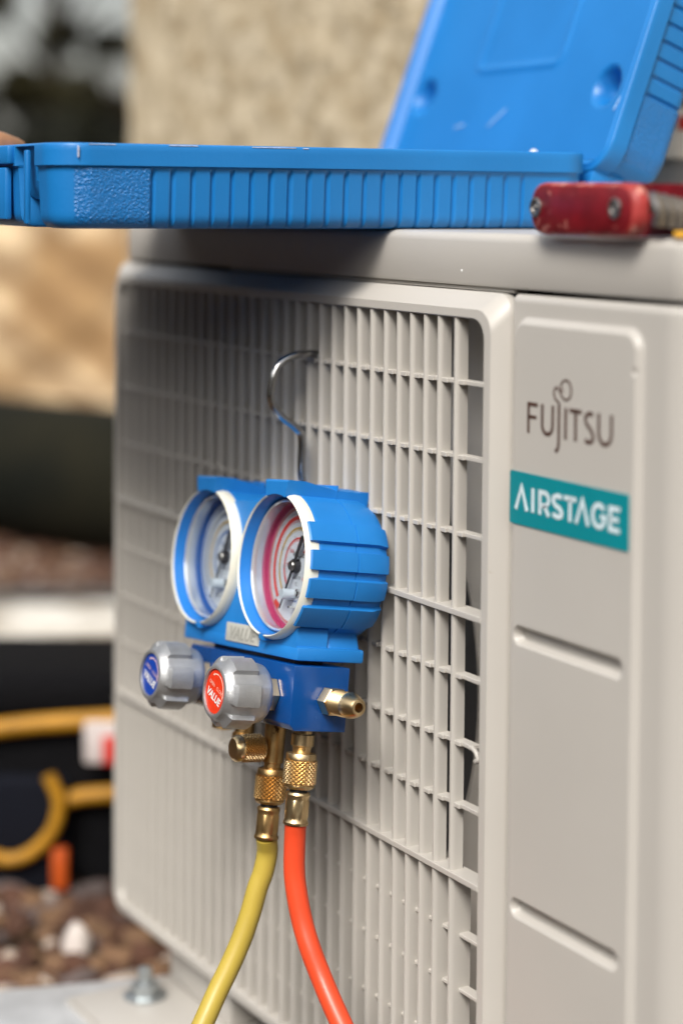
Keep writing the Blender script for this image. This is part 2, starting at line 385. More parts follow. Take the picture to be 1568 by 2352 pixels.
# thick black pipe lying on the gravel, thin hose, concrete kerb
p0, p1 = G(4.5, -1.6, GZ + .138), G(3.1, .3, GZ + .136)
o = tube('dark_cylinder', [p0, (p0 + p1) / 2, p1], .136, MT['cylinder'], None, 28); tag(o, 'thick black pipe lying across the gravel at the far left', 'cylinder')  # fills the dark band across the gravel
p0, p1 = G(3.14, -1.1, GZ + .016), G(3.22, .2, GZ + .018)
o = tube('garden_hose', [p0, (p0 + p1) / 2 + Vector((.02, 0, 0)), p1], .016, MT['black'], None, 12); tag(o, 'thin black hose lying on the gravel behind the pale kerb', 'hose')
kb = MB(); c0 = G(2.50, -.95, 0); ff = Vector((-.8675, .4975, 0)); rr = Vector((.4975, .8675, 0))
KF = lambda v: c0 + rr * v.x + ff * (v.y + v.x * .06) + Vector((0, 0, v.z))
kr = root('concrete_kerb', 'pale speckled concrete kerb with a brown stained front edge', 'kerb', c0 + Vector((0, 0, GZ)))
inv = Matrix.Translation(-kr.location)
MB().box((-.2, .0, GZ), (1.3, .36, -.035), 0, lambda v: inv @ KF(v)).build('kerb_block', MT['slab'], kr, bev=.008)
MB().box((-.2, -.006, GZ), (1.3, .0, -.042), 0, lambda v: inv @ KF(v)).build('stained_edge', MT['slabs'], kr)

# gravel: loose stones in the strip of ground that shows left of the unit
gb = MB(); rnd = random.Random(21)
bm = bmesh.new(); bmesh.ops.create_icosphere(bm, subdivisions=1, radius=1)
ICV = [v.co.copy() for v in bm.verts]; ICF = [tuple(v.index for v in f.verts) for f in bm.faces]; bm.free()
def stone(p, s):
    sx, sy, sz = s * rnd.uniform(.8, 1.3), s * rnd.uniform(.7, 1.1), s * rnd.uniform(.45, .8); a = rnd.uniform(0, 6.28); ca_, sa_ = cos(a), sin(a)
    vs = []
    for v in ICV:
        k = 1 + rnd.uniform(-.16, .16); x, y = v.x * k * sx, v.y * k * sy
        vs.append((p.x + x * ca_ - y * sa_, p.y + x * sa_ + y * ca_, p.z + v.z * k * sz))
    gb.add(vs, ICF, rnd.choices([0, 1, 2, 3], [6, 3, 1.6, 1.0])[0])
for i in range(4200):                       # close cover in the strip of yard left of the unit
    z = rnd.uniform(1.45, 3.9); lat = rnd.uniform(-.19 * z - .05, -.06 * z)
    s_ = rnd.choice([.006, .008, .011, .014, .018]) * rnd.uniform(.7, 1.3)
    if 2.46 < z < 2.9: continue
    stone(G(z, lat, GZ + s_ * .3), s_)
for i in range(5200):                       # looser cover over the rest of the yard
    z = rnd.uniform(-.3, 5.0); lat = rnd.uniform(-1.6, 1.4); s_ = rnd.choice([.008, .011, .015, .02]) * rnd.uniform(.7, 1.3)
    p = G(z, lat, GZ + s_ * .25)
    if p.y > .36 or 2.44 < z < 2.92: continue
    stone(p, s_)
g = gb.build('gravel', [mat('stone_brown', (.075, .032, .018), .85, namt=.3), mat('stone_tan', (.17, .095, .05), .85, namt=.2), mat('stone_grey', (.11, .085, .08), .85, namt=.2), mat('stone_pale', (.42, .35, .29), .85, namt=.1)], None, recalc=False)
g['kind'] = 'stuff'; g['label'] = 'loose brown and pale gravel stones on the dirt'
for (z, lat, s) in ((1.55, -.206, .022), (1.60, -.208, .020), (1.66, -.213, .024)):
    pass
ps = MB()
bm = bmesh.new(); bmesh.ops.create_icosphere(bm, subdivisions=3, radius=1)
c = G(1.68, -.222, GZ + .014)
for v in bm.verts: v.co = v.co * (1 + .12 * mnoise.noise(v.co * 1.7)); v.co = Vector((v.co.x * .014, v.co.y * .012, v.co.z * .022))
me = bpy.data.meshes.new('pale_stone'); bm.to_mesh(me); bm.free()
o = link('pale_stone', me, mat('chalk', (.62, .56, .52), .8, namt=.1), None, smooth=True); o.location = c; tag(o, 'large pale stone standing out of the gravel behind the mounting rail', 'stone')

# ================================================================== TOOL BAG
bz = 1.85; BO = G(bz, -.30, GZ)
bt = root('tool_bag', 'black fabric tool bag with yellow trim and curved strap left of the unit', 'bag', BO)
def BG(x, y, z):          # local: x right, y away, z up
    return (rr * x + ff * y + Vector((0, 0, z)))
MB().box((-.30, .0, .002), (.32, .20, .158), 0, lambda v: BG(*v)).build('bag_body', MT['bagblack'], bt, bev=.02, seg=4)
MB().box((-.30, .010, .159), (.32, .19, .206), 0, lambda v: BG(*v)).build('bag_top', MT['bagblack'], bt, bev=.018, seg=4)
MB().box((-.26, -.022, .004), (.050, -.001, .118), 0, lambda v: BG(*v)).build('front_pocket', mat('bag_pocket', (.006, .007, .012), .85, spec=.12), bt, bev=.01, seg=3)
tube('trim', [BG(-.30, -.006, .150), BG(-.06, -.008, .157), BG(.04, -.008, .166), BG(.32, -.006, .186)], .0088, MT['bagyel'], bt, 12)
tube('trim', [BG(.048, -.012, .094), BG(.09, -.012, .100), BG(.32, -.012, .112)], .0078, MT['bagyel'], bt, 12)
tube('strap', [BG(.032, -.026, .121), BG(.042, -.028, .098), BG(.037, -.030, .072), BG(.020, -.031, .052), BG(-.001, -.031, .043), BG(-.020, -.031, .047), BG(-.06, -.03, .065)], .0064, MT['bagyel'], bt, 12)
MB().box((.036, -.038, .016), (.051, -.024, .054), 0, lambda v: BG(*v)).build('strap_tab', MT['bagor'], bt, bev=.003)
tg = MB().box((.064, -.024, .131), (.112, -.018, .171), 0, lambda v: BG(*v)).build('luggage_tag', MT['tagw'], bt, bev=.003)
MB().box((.082, -.0265, .132), (.103, -.0245, .158), 0, lambda v: BG(*v)).build('red_patch', MT['tagr'], tg, bev=.0006)

# ================================================================== GREY BOTTLE BEHIND THE UNIT
bo = root('gas_bottle', 'grey gas bottle with a pale collar and red mark behind the unit, right edge', 'gas bottle', (-.452, .395, GZ))
bo.location = (-.440, .345, GZ)
lathe('bottle_body', [(0, .055), (.0, .062), (.60, .062), (.645, .056), (.672, .040), (.685, .022), (.70, .018)], (0, 0, 0), (0, 0, 1), MT['bottle'], bo, 40)
cl = lathe('collar', [(.69, .012), (.69, .026), (.725, .028), (.728, .012)], (0, 0, 0), (0, 0, 1), mat('collar_cream', (.88, .84, .78), .5), bo, 28)
MB().box((-.004, -.0290, .711), (.006, -.026, .721), 0, lambda v: Matrix.Rotation(radians(62), 3, 'Z') @ v).build('red_mark', MT['tagr'], cl, bev=.001)

# ================================================================== OUTDOOR UNIT
U = root('outdoor_unit', 'off-white air conditioner outdoor unit with vertical fan grille and raised side panel', 'air conditioner', (-.34, .13, 0))
UI = Matrix.Translation((.34, -.13, 0))
def uadd(o, parent=U):
    if parent is U:
        for v in o.data.vertices: v.co = UI @ v.co
    return o
def rrect(x0, x1, z0, z1, r, n=8):
    pts = []
    for cx, cz, a0 in ((x1 - r, z1 - r, 0), (x0 + r, z1 - r, 90), (x0 + r, z0 + r, 180), (x1 - r, z0 + r, 270)):
        for i in range(n + 1):
            a = radians(a0 + 90 * i / n); pts.append((cx + r * cos(a), cz + r * sin(a)))
    return pts
# grille frame: swept profile (outer lip, sloping face, flat front, inner return)
X0, X1, Z0, Z1 = -.684, -.154, .001, .5078
prof = [  # left, right, bottom, top insets ; y ; radius
    (0, 0, 0, 0, .006, .012), (0, 0, 0, 0, .0005, .012), (.0010, .0006, .001, .001, -.0012, .012),
    (.0140, .0042, .0088, .0082, -.0088, .013), (.0150, .0052, .0098, .0092, -.0100, .013),
    (.0200, .0114, .0150, .0138, -.0101, .0115), (.0206, .0121, .0156, .0144, -.0096, .011), (.0210, .0124, .016, .0147, -.0080, .011), (.0212, .0128, .0162, .0149, .012, .011)]
vs = []; fs = []; n = None
for (l, r_, b_, t_, y, rad) in prof:
    P = rrect(X0 + l, X1 - r_, Z0 + b_, Z1 - t_, rad); n = len(P)
    vs += [(x, y, z) for x, z in P]
for k in range(len(prof) - 1):
    for i in range(n):
        j = (i + 1) % n; fs.append((k * n + i, k * n + j, (k + 1) * n + j, (k + 1) * n + i))
grille = mesh('fan_grille', vs, fs, MT['case'], U, auto=28); uadd(grille)
GX = [-.1956, -.2129, -.2276, -.2426, -.2571] + [-.2719 - .01567 * i for i in range(25)]
GX = [x for x in GX if x > -.660]
# one slat: rounded nose, tapering back; lower third is deeper
def slat_mesh():
    def sec(z, dep):
        h = .00172; f = -.0092
        return [(-.0010, dep, z), (-.0019, f + .0028, z), (-.00165, f + .0010, z), (-.0007, f, z), (.0007, f, z), (.00165, f + .0010, z), (.0019, f + .0028, z), (.0010, dep, z)]
    zs = [(.012, .0050), (.176, .0050), (.1765, -.0008), (.334, -.0008), (.497, -.0008)]
    vs = []; fs = []
    for z, d in zs: vs += sec(z, d)
    for k in range(len(zs) - 1):
        for i in range(8):
            j = (i + 1) % 8; fs.append((k * 8 + i, k * 8 + j, (k + 1) * 8 + j, (k + 1) * 8 + i))
    fs += [tuple(range(8)), tuple(32 + i for i in range(8))]
    return vs, fs
sv, sf = slat_mesh()
s0 = mesh('slat', [(x + .34, y - .13, z) for x, y, z in sv], sf, MT['case'], grille, auto=40)
for i, x in enumerate(GX):
    o = s0 if i == 0 else s0.copy()
    if i: COL.objects.link(o); o.parent = grille
    o.location = (x, 0, 0)
def bar(name, z, h, y0, y1, x0=-.666, x1=-.163, nub=True, arc_=0):
    mb = MB(); n = 40 if arc_ else 1
    for k in range(n):
        xa = x0 + (x1 - x0) * k / n; xb = x0 + (x1 - x0) * (k + 1) / n
        f = lambda x: arc_ * (1 - ((x + .415) / .25) ** 2)
        A, B = f(xa), f(xb)
        vs = [(xa, y0 - A, z - h / 2), (xb, y0 - B, z - h / 2), (xb, y1, z - h / 2), (xa, y1, z - h / 2), (xa, y0 - A, z + h / 2), (xb, y0 - B, z + h / 2), (xb, y1, z + h / 2), (xa, y1, z + h / 2)]
        fs_ = [(0, 3, 2, 1), (4, 5, 6, 7), (0, 1, 5, 4), (2, 3, 7, 6)]
        if k == 0: fs_.append((3, 0, 4, 7))
        if k == n - 1: fs_.append((1, 2, 6, 5))
        mb.add(vs, fs_)
    if nub:
        for x in GX:
            mb.box((x + .0013, y0 - .0017, z - h / 2 - .0001), (x + .0072, y0 + .003, z + h / 2 + .0001))
    o = mb.build(name, MT['case'], grille, bev=0 if arc_ else .00035, seg=1)
    for v in o.data.vertices: v.co = UI @ v.co
    return o
for z in (.4569, .4149, .3718, .2915, .2179): bar('crossbar', z, .0025, -.0060, .0002)
bar('crossbar', .2534, .0025, -.0060, .0002, x1=-.1800)
for z in (.1420, .1103, .074, .042): bar('crossbar', z, .0022, -.0030, .0040, nub=False)
for z in (.3281, .1784): bar('thick_bar', z, .0034, -.0104, .0020, nub=False, x1=-.1655)
# the bent tail of the snapped crossbar
o = tube('bent_crossbar_end', [(-.1805, -.006, .2534), (-.1765, -.0065, .2536), (-.1725, -.007, .2520), (-.1712, -.007, .2488), (-.1735, -.007, .2475)], .0014, MT['case'], grille, 8, 6)
for v in o.data.vertices: v.co = UI @ v.co

# service panel: front face, rounded corner and side in one sheet with raised field, grooves, dimples
def sm(t): t = max(0, min(1, t)); return t * t * (3 - 2 * t)
def rr_sd(x, z, x0, x1, z0, z1, r):
    cx, cz = (x0 + x1) / 2, (z0 + z1) / 2; qx = abs(x - cx) - (x1 - x0) / 2 + r; qz = abs(z - cz) - (z1 - z0) / 2 + r
    return sqrt(max(qx, 0) ** 2 + max(qz, 0) ** 2) + min(max(qx, qz), 0) - r
def ph(x, z):
    h = 0
    d = rr_sd(x, z, -.1495, -.0385, -.05, .4965, .012)
    h += .0034 * sm(-d / .0042)
    # grooves
    for (xa, xb, zc) in ((-.1385, -.0540, .3246), (-.1385, -.0540, .1755)):
        px = max(xa, min(xb, x)); dd = sqrt((x - px) ** 2 + (z - zc) ** 2)
        h -= .0055 * sm((.0053 - dd) / .0024)
    for (xc, zc) in ((-.1462, .4747), (-.0432, .4744)):
        dd = sqrt((x - xc) ** 2 + (z - zc) ** 2); h -= .0016 * sm((.0022 - dd) / .002)
    h -= .0045 * (1 - sqrt(max(0, 1 - max(0, (z - .5035) / .0048) ** 2)))   # rounded upper edge
    h -= .003 * (1 - sqrt(max(0, 1 - max(0, (-.1512 - x) / .0026) ** 2)))   # rounded left edge
    return h
RC = .024
S = [(-.1538 + (.1538 - RC) * i / 150, 0, 0) for i in range(151)]
zs = [0.0]
while zs[-1] < .5082: zs.append(min(.5082, zs[-1] + (.0009 if zs[-1] > .46 or .160 < zs[-1] < .19 or .31 < zs[-1] < .34 else .004)))
path = [(x, 0.0, 0, -1, x) for x, _, _ in S]
for i in range(1, 15):
    a = pi / 2 * i / 14; path.append((-RC + RC * sin(a), RC - RC * cos(a), sin(a), -cos(a), -RC + RC * a))
for y in (.06, .12, .18, .24): path.append((0, y + .02, 1, 0, .02))
vs = []; fs = []
for z in zs:
    for (x, y, nx, ny, s) in path:
        h = ph(s, z); vs.append((x + nx * h, y + ny * h, z))
w = len(path)
for j in range(len(zs) - 1):
    for i in range(w - 1): a = j * w + i; fs.append((a, a + 1, a + w + 1, a + w))
spn = mesh('service_panel', vs, fs, MT['caset'], U, smooth=True); uadd(spn)

# top cover with deep folded lip and rounded corners
def cover():
    mb = MB(); P = []
    pr = [(.0035, .5118), (.0010, .5108), (0, .5125), (0, .5352), (.0003, .5368), (.0012, .5386), (.0027, .5398), (.0050, .5405), (.009, .5407)]
    vs = []; n = None
    for ins, z in pr:
        x0, x1, y0, y1 = -.689 + ins, .0045 - ins, .0006 + ins, .262 - ins
        q = rrect(x0, x1, y0, y1, .027 - ins, 10); n = len(q); vs += [(x, y, z) for x, y in q]
    fs = []
    for k in range(len(pr) - 1):
        for i in range(n):
            j = (i + 1) % n; fs.append((k * n + i, k * n + j, (k + 1) * n + j, (k + 1) * n + i))
    fs.append(tuple((len(pr) - 1) * n + i for i in range(n)))
    # underside return flange
    q = rrect(-.689 + .02, .0045 - .02, .0006 + .02, .262 - .02, .01, 10); k0 = len(vs); vs += [(x, y, .5112) for x, y in q]
    for i in range(n): j = (i + 1) % n; fs.append((i, j, k0 + j, k0 + i))
    return vs, fs
vs, fs = cover(); cv = mesh('top_cover', vs, fs, MT['caset'], U, auto=60); uadd(cv)
# small rolled strip seen in the gap under the cover
o = rbox('gap_strip', (-.50, .0035, .5082), (-.156, .012, .5105), MT['caset'], U, .0005); uadd(o)
o = lathe('chip', [(0, .0), (.0002, .0011), (.0006, .0007), (.0008, 0)], (-.2045, .0010, .5188), (0, -1, 0), MT['white'], U, 10); uadd(o)

# shell behind the grille
for nm, lo, hi, m in (('side_panel', (-.683, .006, 0), (-.679, .26, .51), MT['caset']), ('base_pan', (-.683, .004, .0), (-.002, .26, .006), MT['caset']),
                      ('partition', (-.153, .0065, .006), (-.150, .2, .508), MT['case']), ('coil', (-.678, .20, .006), (-.152, .235, .508), MT['coil']),
                      ('inner_rail', (-.678, .0065, .497), (-.1535, .03, .5072), MT['dark']), ('rear_panel', (-.678, .24, .006), (-.002, .26, .508), MT['caset'])):
    o = rbox(nm, lo, hi, m, U, .0006, 1); uadd(o)
# fan shroud plate with a round opening and rolled lip
def shroud():
    cx, cz, R = -.430, .258, .176; vs = []; fs = []; n = 96; y = .042
    def edge(a):
        dx, dz = cos(a), sin(a); x0, x1, z0, z1 = -.678, -.1535, .007, .496; t = 9
        if dx > 1e-6: t = min(t, (x1 - cx) / dx)
        if dx < -1e-6: t = min(t, (x0 - cx) / dx)
        if dz > 1e-6: t = min(t, (z1 - cz) / dz)
        if dz < -1e-6: t = min(t, (z0 - cz) / dz)
        return t
    for i in range(n):
        a = 2 * pi * i / n; dx, dz = cos(a), sin(a); e = edge(a)
        for (r_, yy) in ((e, y), (R + .012, y), (R + .004, y + .003), (R, y + .010), (R, y + .06)):
            vs.append((cx + dx * r_, yy, cz + dz * r_))
    for i in range(n):
        j = (i + 1) % n
        for k in range(4): fs.append((i * 5 + k, j * 5 + k, j * 5 + k + 1, i * 5 + k + 1))
    return vs, fs
vs, fs = shroud(); o = mesh('fan_shroud', vs, fs, MT['case'], U, auto=50); uadd(o)
o = MB().box((-.176, .010, .395), (-.170, .017, .450)).build('clip_bracket', MT['case'], U, bev=.001); uadd(o)
o = MB().box((-.176, .010, .340), (-.168, .017, .352)).build('clip_bracket', MT['case'], U, bev=.001); uadd(o)
for zz in (.389, .356): uadd(MB().box((-.1735, .0125, zz - .004), (-.1655, .0172, zz + .004)).build('clip_slot', MT['dark'], U, bev=.0008))
fanr = lathe('fan_hub', [(0, .0), (.002, .035), (.03, .045), (.06, .045)], (-.415, .045, .262), (0, 1, 0), MT['fan'], U, 32); uadd(fanr)
for k in range(3):
    vs = []; fs = []
    for i in range(9):
        for j in range(9):
            r_ = .045 + .165 * i / 8; a = radians(120 * k + 15 + (j - 4) * (13 + i * .6)); vs.append((-.415 + r_ * cos(a), .05 + .045 * j / 8 + .01 * sin(i / 8 * pi), .262 + r_ * sin(a)))
    for i in range(8):
        for j in range(8): q = i * 9 + j; fs.append((q, q + 1, q + 10, q + 9))
    bl = mesh('fan_blade', vs, fs, MT['fan'], U, smooth=True); uadd(bl)
    sd = bl.modifiers.new('s', 'SOLIDIFY'); sd.thickness = .002

# mounting foot with bolt
ft = rbox('mounting_foot', (-.604, -.072, -.031), (-.490, .06, -.027), MT['caset'], U, .001, 2); uadd(ft)
ft2 = rbox('foot_web', (-.598, .005, -.0265), (-.496, .055, -.001), MT['caset'], U, .002, 2); uadd(ft2)
ft3 = rbox('foot_lip', (-.604, -.0755, -.052), (-.490, -.0725, -.0275), MT['caset'], U, .001, 2); uadd(ft3)
o = lathe('foot_washer', [(0, .016), (.0015, .016), (.0018, .0155)], (-.578, -.024, -.0268), (0, 0, 1), MT['bolt'], U, 24); uadd(o)
o = lathe('foot_nut', [(0, .0105), (.0080, .0105), (.0088, .0092)], (-.578, -.024, -.0250), (0, 0, 1), MT['bolt'], U, 6, auto=20); uadd(o)
o = lathe('foot_stud', [(0, .0052), (.0100, .0052), (.0108, .004)], (-.578, -.024, -.0162), (0, 0, 1), MT['bolt'], U, 14); uadd(o)
# mounting rail under the unit
rl = root('mounting_rail', 'light grey steel mounting rail under the left end of the unit', 'rail', (-.578, -.012, GZ)); rl.rotation_euler = (0, 0, radians(-15.4))
rbox('rail_top', (-.045, -.32, .062), (.060, .36, .0685), MT['galv'], rl, .002)
rbox('rail_web', (-.045, -.32, .0), (-.040, .36, .0615), MT['galv'], rl, .0015)
rbox('rail_web', (.055, -.32, .0), (.060, .36, .0615), MT['galv'], rl, .0015)

rl2 = root('mounting_rail', 'second grey steel mounting rail, hidden under the right end of the unit', 'rail', (-.10, .0, GZ))
rbox('rail_top', (-.03, -.10, .062), (.03, .36, .0685), MT['galv'], rl2, .002)
rbox('rail_web', (-.03, -.10, .0), (-.025, .36, .0615), MT['galv'], rl2, .0015)
rbox('rail_web', (.025, -.10, .0), (.03, .36, .0615), MT['galv'], rl2, .0015)
for nm_, lo_, hi_ in (('mounting_foot', (-.150, -.060, -.031), (-.050, .06, -.027)), ('foot_web', (-.145, .005, -.0265), (-.055, .055, -.001))):
    uadd(rbox(nm_, lo_, hi_, MT['caset'], U, .001, 2))
# logo lettering (own strokes, printed)
def PF(x, z, h): return (x + .34, -.00345 - h - .13, z)
lg = MB(); ww = .0021; b0, t0 = .4350, .4516
ribbon(lg, [(-.1320, b0), (-.1320, t0 - .001), (-.1236, t0 - .001)], ww, PF); ribbon(lg, [(-.1320, .4438), (-.1246, .4438)], ww * .9, PF)
def Ushape(x0, x1): r = (x1 - x0) / 2; return [(x0, t0)] + [(x0, b0 + r * 1.25)] + arc((x0 + x1) / 2, b0 + r * 1.25, r, 180, 360, 12, r * 1.25 - ww / 2) + [(x1, t0)]
ribbon(lg, Ushape(-.1195, -.1102), ww, PF); ribbon(lg, Ushape(-.0707, -.0602), ww, PF)
ribbon(lg, [(-.1047, t0 + .001), (-.1047, .4315), (-.1056, .4292), (-.1075, .4277)], ww, PF)
ribbon(lg, [(-.0988, b0), (-.0988, t0)], ww, PF)
ribbon(lg, [(-.0955, t0 - .001), (-.0850, t0 - .001)], ww, PF); ribbon(lg, [(-.0902, b0), (-.0902, t0 - .001)], ww, PF)
ribbon(lg, [(-.0755, t0 - .0015), (-.0785, t0 - .0009), (-.0812, t0 - .0022), (-.0820, .4475), (-.0810, .4450), (-.0782, .4430), (-.0760, .4408), (-.0752, .4385), (-.0762, .4364), (-.0790, .4356), (-.0820, .4366)], ww, PF)
sw = spline([Vector((x_, z_, 0)) for x_, z_ in ((-.1047, .4535), (-.1082, .4555), (-.1094, .4588), (-.1072, .4615), (-.1046, .4600), (-.1024, .4572), (-.0992, .4556), (-.0955, .4570), (-.0943, .4610), (-.0960, .4647), (-.0995, .4658), (-.1026, .4640), (-.1030, .4612), (-.1014, .4596))], 6)
ribbon(lg, [(p.x, p.y) for p in sw], .0012, PF)
ribbon(lg, [(-.1047, .4520), (-.1047, .4537)], .0013, PF)
lg.build('logo_lettering', MT['logo'], U, recalc=False)
bd = MB()
q = rrect(-.1479, -.0449, .3848, .4134, .0012, 3)
n = len(q); bd.add([(x + .34, -.0034 - .13, z) for x, z in q] + [(x + .34, -.0040 - .13, z) for x, z in q], [tuple(range(n, 2 * n))] + [(i, (i + 1) % n, n + (i + 1) % n, n + i) for i in range(n)])
badge = bd.build('badge', MT['teal'], U, auto=30)
ab = MB(); b1, t1 = .3930, .4060
def ux(u): t = (u - 645) / 600; return -.1424 + .0912 * (t + .076 * t * (1 - t))
def AF(x, z, h): return (x + .34, -.00402 - h - .13, z)
aw = .0024
def A_(u0, u1): ribbon(ab, [(ux(u0), b1), (ux((u0 + u1) / 2), t1 - .0006), (ux(u1), b1)], aw, AF)
A_(648, 712)
ribbon(ab, [(ux(745), b1), (ux(745), t1)], aw, AF)
ribbon(ab, [(ux(785), b1), (ux(785), t1 - .0011), (ux(812), t1 - .0011)] + arc(ux(812), t1 - .0045, .0036, 90, -90, 8, .0034) + [(ux(790), t1 - .0079)], aw, AF); ribbon(ab, [(ux(808), t1 - .0079), (ux(838), b1)], aw, AF)
xs_ = ux(885)
ribbon(ab, [(xs_ + .0038, t1 - .0016), (xs_, t1 - .0009), (xs_ - .0034, t1 - .0022), (xs_ - .0038, t1 - .0042), (xs_ - .0018, .3998), (xs_ + .0022, .3984), (xs_ + .0039, .3966), (xs_ + .0034, .3946), (xs_, .3938), (xs_ - .0040, .3948)], aw, AF)
ribbon(ab, [(ux(923), t1 - .0011), (ux(993), t1 - .0011)], aw, AF); ribbon(ab, [(ux(957), b1), (ux(957), t1 - .0011)], aw, AF)
A_(992, 1062)
xg = ux(1122)
ribbon(ab, [(xg + .0046, t1 - .0026)] + arc(xg, (b1 + t1) / 2, .0052, 50, 320, 16, .0056) + [(xg + .0050, .3993), (xg + .0012, .3993)], aw, AF)
ribbon(ab, [(ux(1243), t1 - .0011), (ux(1186), t1 - .0011), (ux(1186), b1 + .0011), (ux(1243), b1 + .0011)], aw, AF); ribbon(ab, [(ux(1186), .3995), (ux(1235), .3995)], aw, AF)
ab.build('badge_lettering', MT['badge_white'], badge, recalc=False)

# ================================================================== BLUE TOOL CASE (tray + lid)
TL, TW, TH = .353, .313, .0475
d_ = Vector((.05521, .99848, 0)); n_ = Vector((-.99848, .05521, 0)); zz_ = Vector((0, 0, 1))
T0 = Vector((-.2865, -.2112, .5409))
case = root('tool_case', 'open bright blue plastic tool case lying across the top of the unit', 'tool case', T0)
def shell(mapf, groove_from, name, parent, floor_z, pockets, notch):
    """rounded-rectangle tray: outer wall with rim band, ribs and corner pads; u along length, w across"""
    R = .022; pts = []
    def line(a, b, nrm, step):
        Ln = (Vector(b) - Vector(a)).length; n = max(1, int(Ln / step))
        for i in range(n): t = i / n; pts.append((a[0] + (b[0] - a[0]) * t, a[1] + (b[1] - a[1]) * t, *nrm))
    def cor(cx, cy, a0):
        for i in range(10): a = radians(a0 + 9 * i); pts.append((cx + R * cos(a), cy + R * sin(a), cos(a), sin(a)))
    line((R, 0), (TL - R, 0), (0, -1), .0008); cor(TL - R, R, -90); line((TL, R), (TL, TW - R), (1, 0), .01); cor(TL - R, TW - R, 0)
    line((TL - R, TW), (R, TW), (0, 1), .006); cor(R, TW - R, 90); line((0, TW - R), (0, R), (-1, 0), .0015); cor(R, R, 180)
    zs = [0, .0006, .0016, .003, .005, .0075, .010, .014, .02, .026, .031, .0338, .0342, .0352, .0362, .043, .0462, .0471, .0475]
    def off(u, w, nx, ny, z):
        o = 0.0
        if z > .0465: o += .001 * ((z - .0465) / .001) ** 2
        if z < .0341:
            o += .0022 + .0018 * (1 - z / .034)
            if z < .0075: o += .0075 * (1 - sqrt(max(0, 1 - ((.0075 - z) / .0075) ** 2)))
            if ny < -.99:
                k = (u - .0585) / .0121; kk = round(k)
                if 0 <= kk <= 20:
                    dd = abs(k - kk) * .0121; g_ = .0019 * (1 - sm((dd - .0006) / .0011))
                    o += g_ * (1 if z < .033 else 0)
                if .010 < u < .0575: o -= .0008
        elif z < .0352: o += .0022 * (1 - (z - .0341) / .0011)
        if notch and nx < -.99 and .034 < w < .070:
            o += .016 * sm((w - .034) / .0015) * sm((.070 - w) / .006) * (1 if z < .0455 else 0)
        return o
    vs = []; fs = []; mi = []
    for z in zs:
        for (u, w, nx, ny) in pts:
            o = off(u, w, nx, ny, z); vs.append(mapf(u - nx * o, w - ny * o, z))
    n = len(pts)
    for k in range(len(zs) - 1):
        for i in range(n):
            j = (i + 1) % n; fs.append((k * n + i, k * n + j, (k + 1) * n + j, (k + 1) * n + i))
            u, w, nx, ny = pts[i]; mi.append(1 if (ny < -.5 and .010 < u < .0565 and zs[k] < .033 and zs[k] > .002) else 0)
    # inner wall
    prof = [(.0032, TH), (.0038, TH - .001), (.006, floor_z + .008), (.0085, floor_z + .002), (.0115, floor_z)]
    k0 = len(zs) - 1
    for ins, z in prof:
        for (u, w, nx, ny) in pts: vs.append(mapf(u - nx * ins, w - ny * ins, z))
    for q_ in range(len(prof)):
        a0 = (k0 + q_) * n
        for i in range(n): j = (i + 1) % n; fs.append((a0 + i, a0 + j, a0 + n + j, a0 + n + i)); mi.append(0)
    fs.append(tuple(range(n))[::-1]); mi.append(0)
    me = bpy.data.meshes.new(name); me.from_pydata([tuple(v) for v in vs], [], fs); me.update()
    for p, i in zip(me.polygons, mi): p.material_index = i
    bm = bmesh.new(); bm.from_mesh(me); bmesh.ops.recalc_face_normals(bm, faces=bm.faces); bm.to_mesh(me); bm.free()
    sh = link(name, me, [MT['tray'], MT['pad']], parent, auto=40)
    # floor
    nu, nw = 150, 120; vs = []; fs = []; a = .0118
    for j in range(nw + 1):
        for i in range(nu + 1):
            u = a + (TL - 2 * a) * i / nu; w = a + (TW - 2 * a) * j / nw; z = floor_z
            for (pu, pw, pr, pd) in pockets:
                dd = sqrt((u - pu) ** 2 + (w - pw) ** 2); z -= pd * sm((pr - dd) / (pr * .45))
            if pockets:
                sd = abs(rr_sd(u, w, .083, TL - .06, .105, .215, .008)); z += .0016 * sm((.0028 - sd) / .0022)
            # rounded floor corners: keep inside
            R2 = R - .0115
            cu = max(a + R2, min(TL - a - R2, u)); cw = max(a + R2, min(TW - a - R2, w)); dd = sqrt((u - cu) ** 2 + (w - cw) ** 2)
            if dd > R2: f_ = R2 / dd; u = cu + (u - cu) * f_; w = cw + (w - cw) * f_
            vs.append(mapf(u, w, z))
    for j in range(nw):
        for i in range(nu): q_ = j * (nu + 1) + i; fs.append((q_, q_ + 1, q_ + nu + 2, q_ + nu + 1))
    mesh('inner_floor', vs, fs, MT['tray'], sh, smooth=True)
    return sh
tray = shell(lambda u, w, z: d_ * u + n_ * w + zz_ * z, 0, 'case_tray', case, .016, [], True)
# handle side: latch rib and carrying handle block at the near-left end
rbf = lambda v: d_ * v.x + n_ * v.y + zz_ * v.z
MB().box((-.001, .046, .002), (.002, .051, .0440), 0, rbf).build('latch_rib', MT['tray'], tray, bev=.001)
MB().box((.003, .0365, .026), (.012, .041, .0450), 0, rbf).build('latch_rib', MT['tray'], tray, bev=.0008)
MB().box((-.004, .072, .0362), (.0005, .200, .0470), 0, rbf).build('handle_rim', MT['tray'], tray, bev=.0015)
MB().box((-.003, .080, .004), (.0015, .200, .0345), 0, rbf).build('handle_block', MT['tray'], tray, bev=.0015)
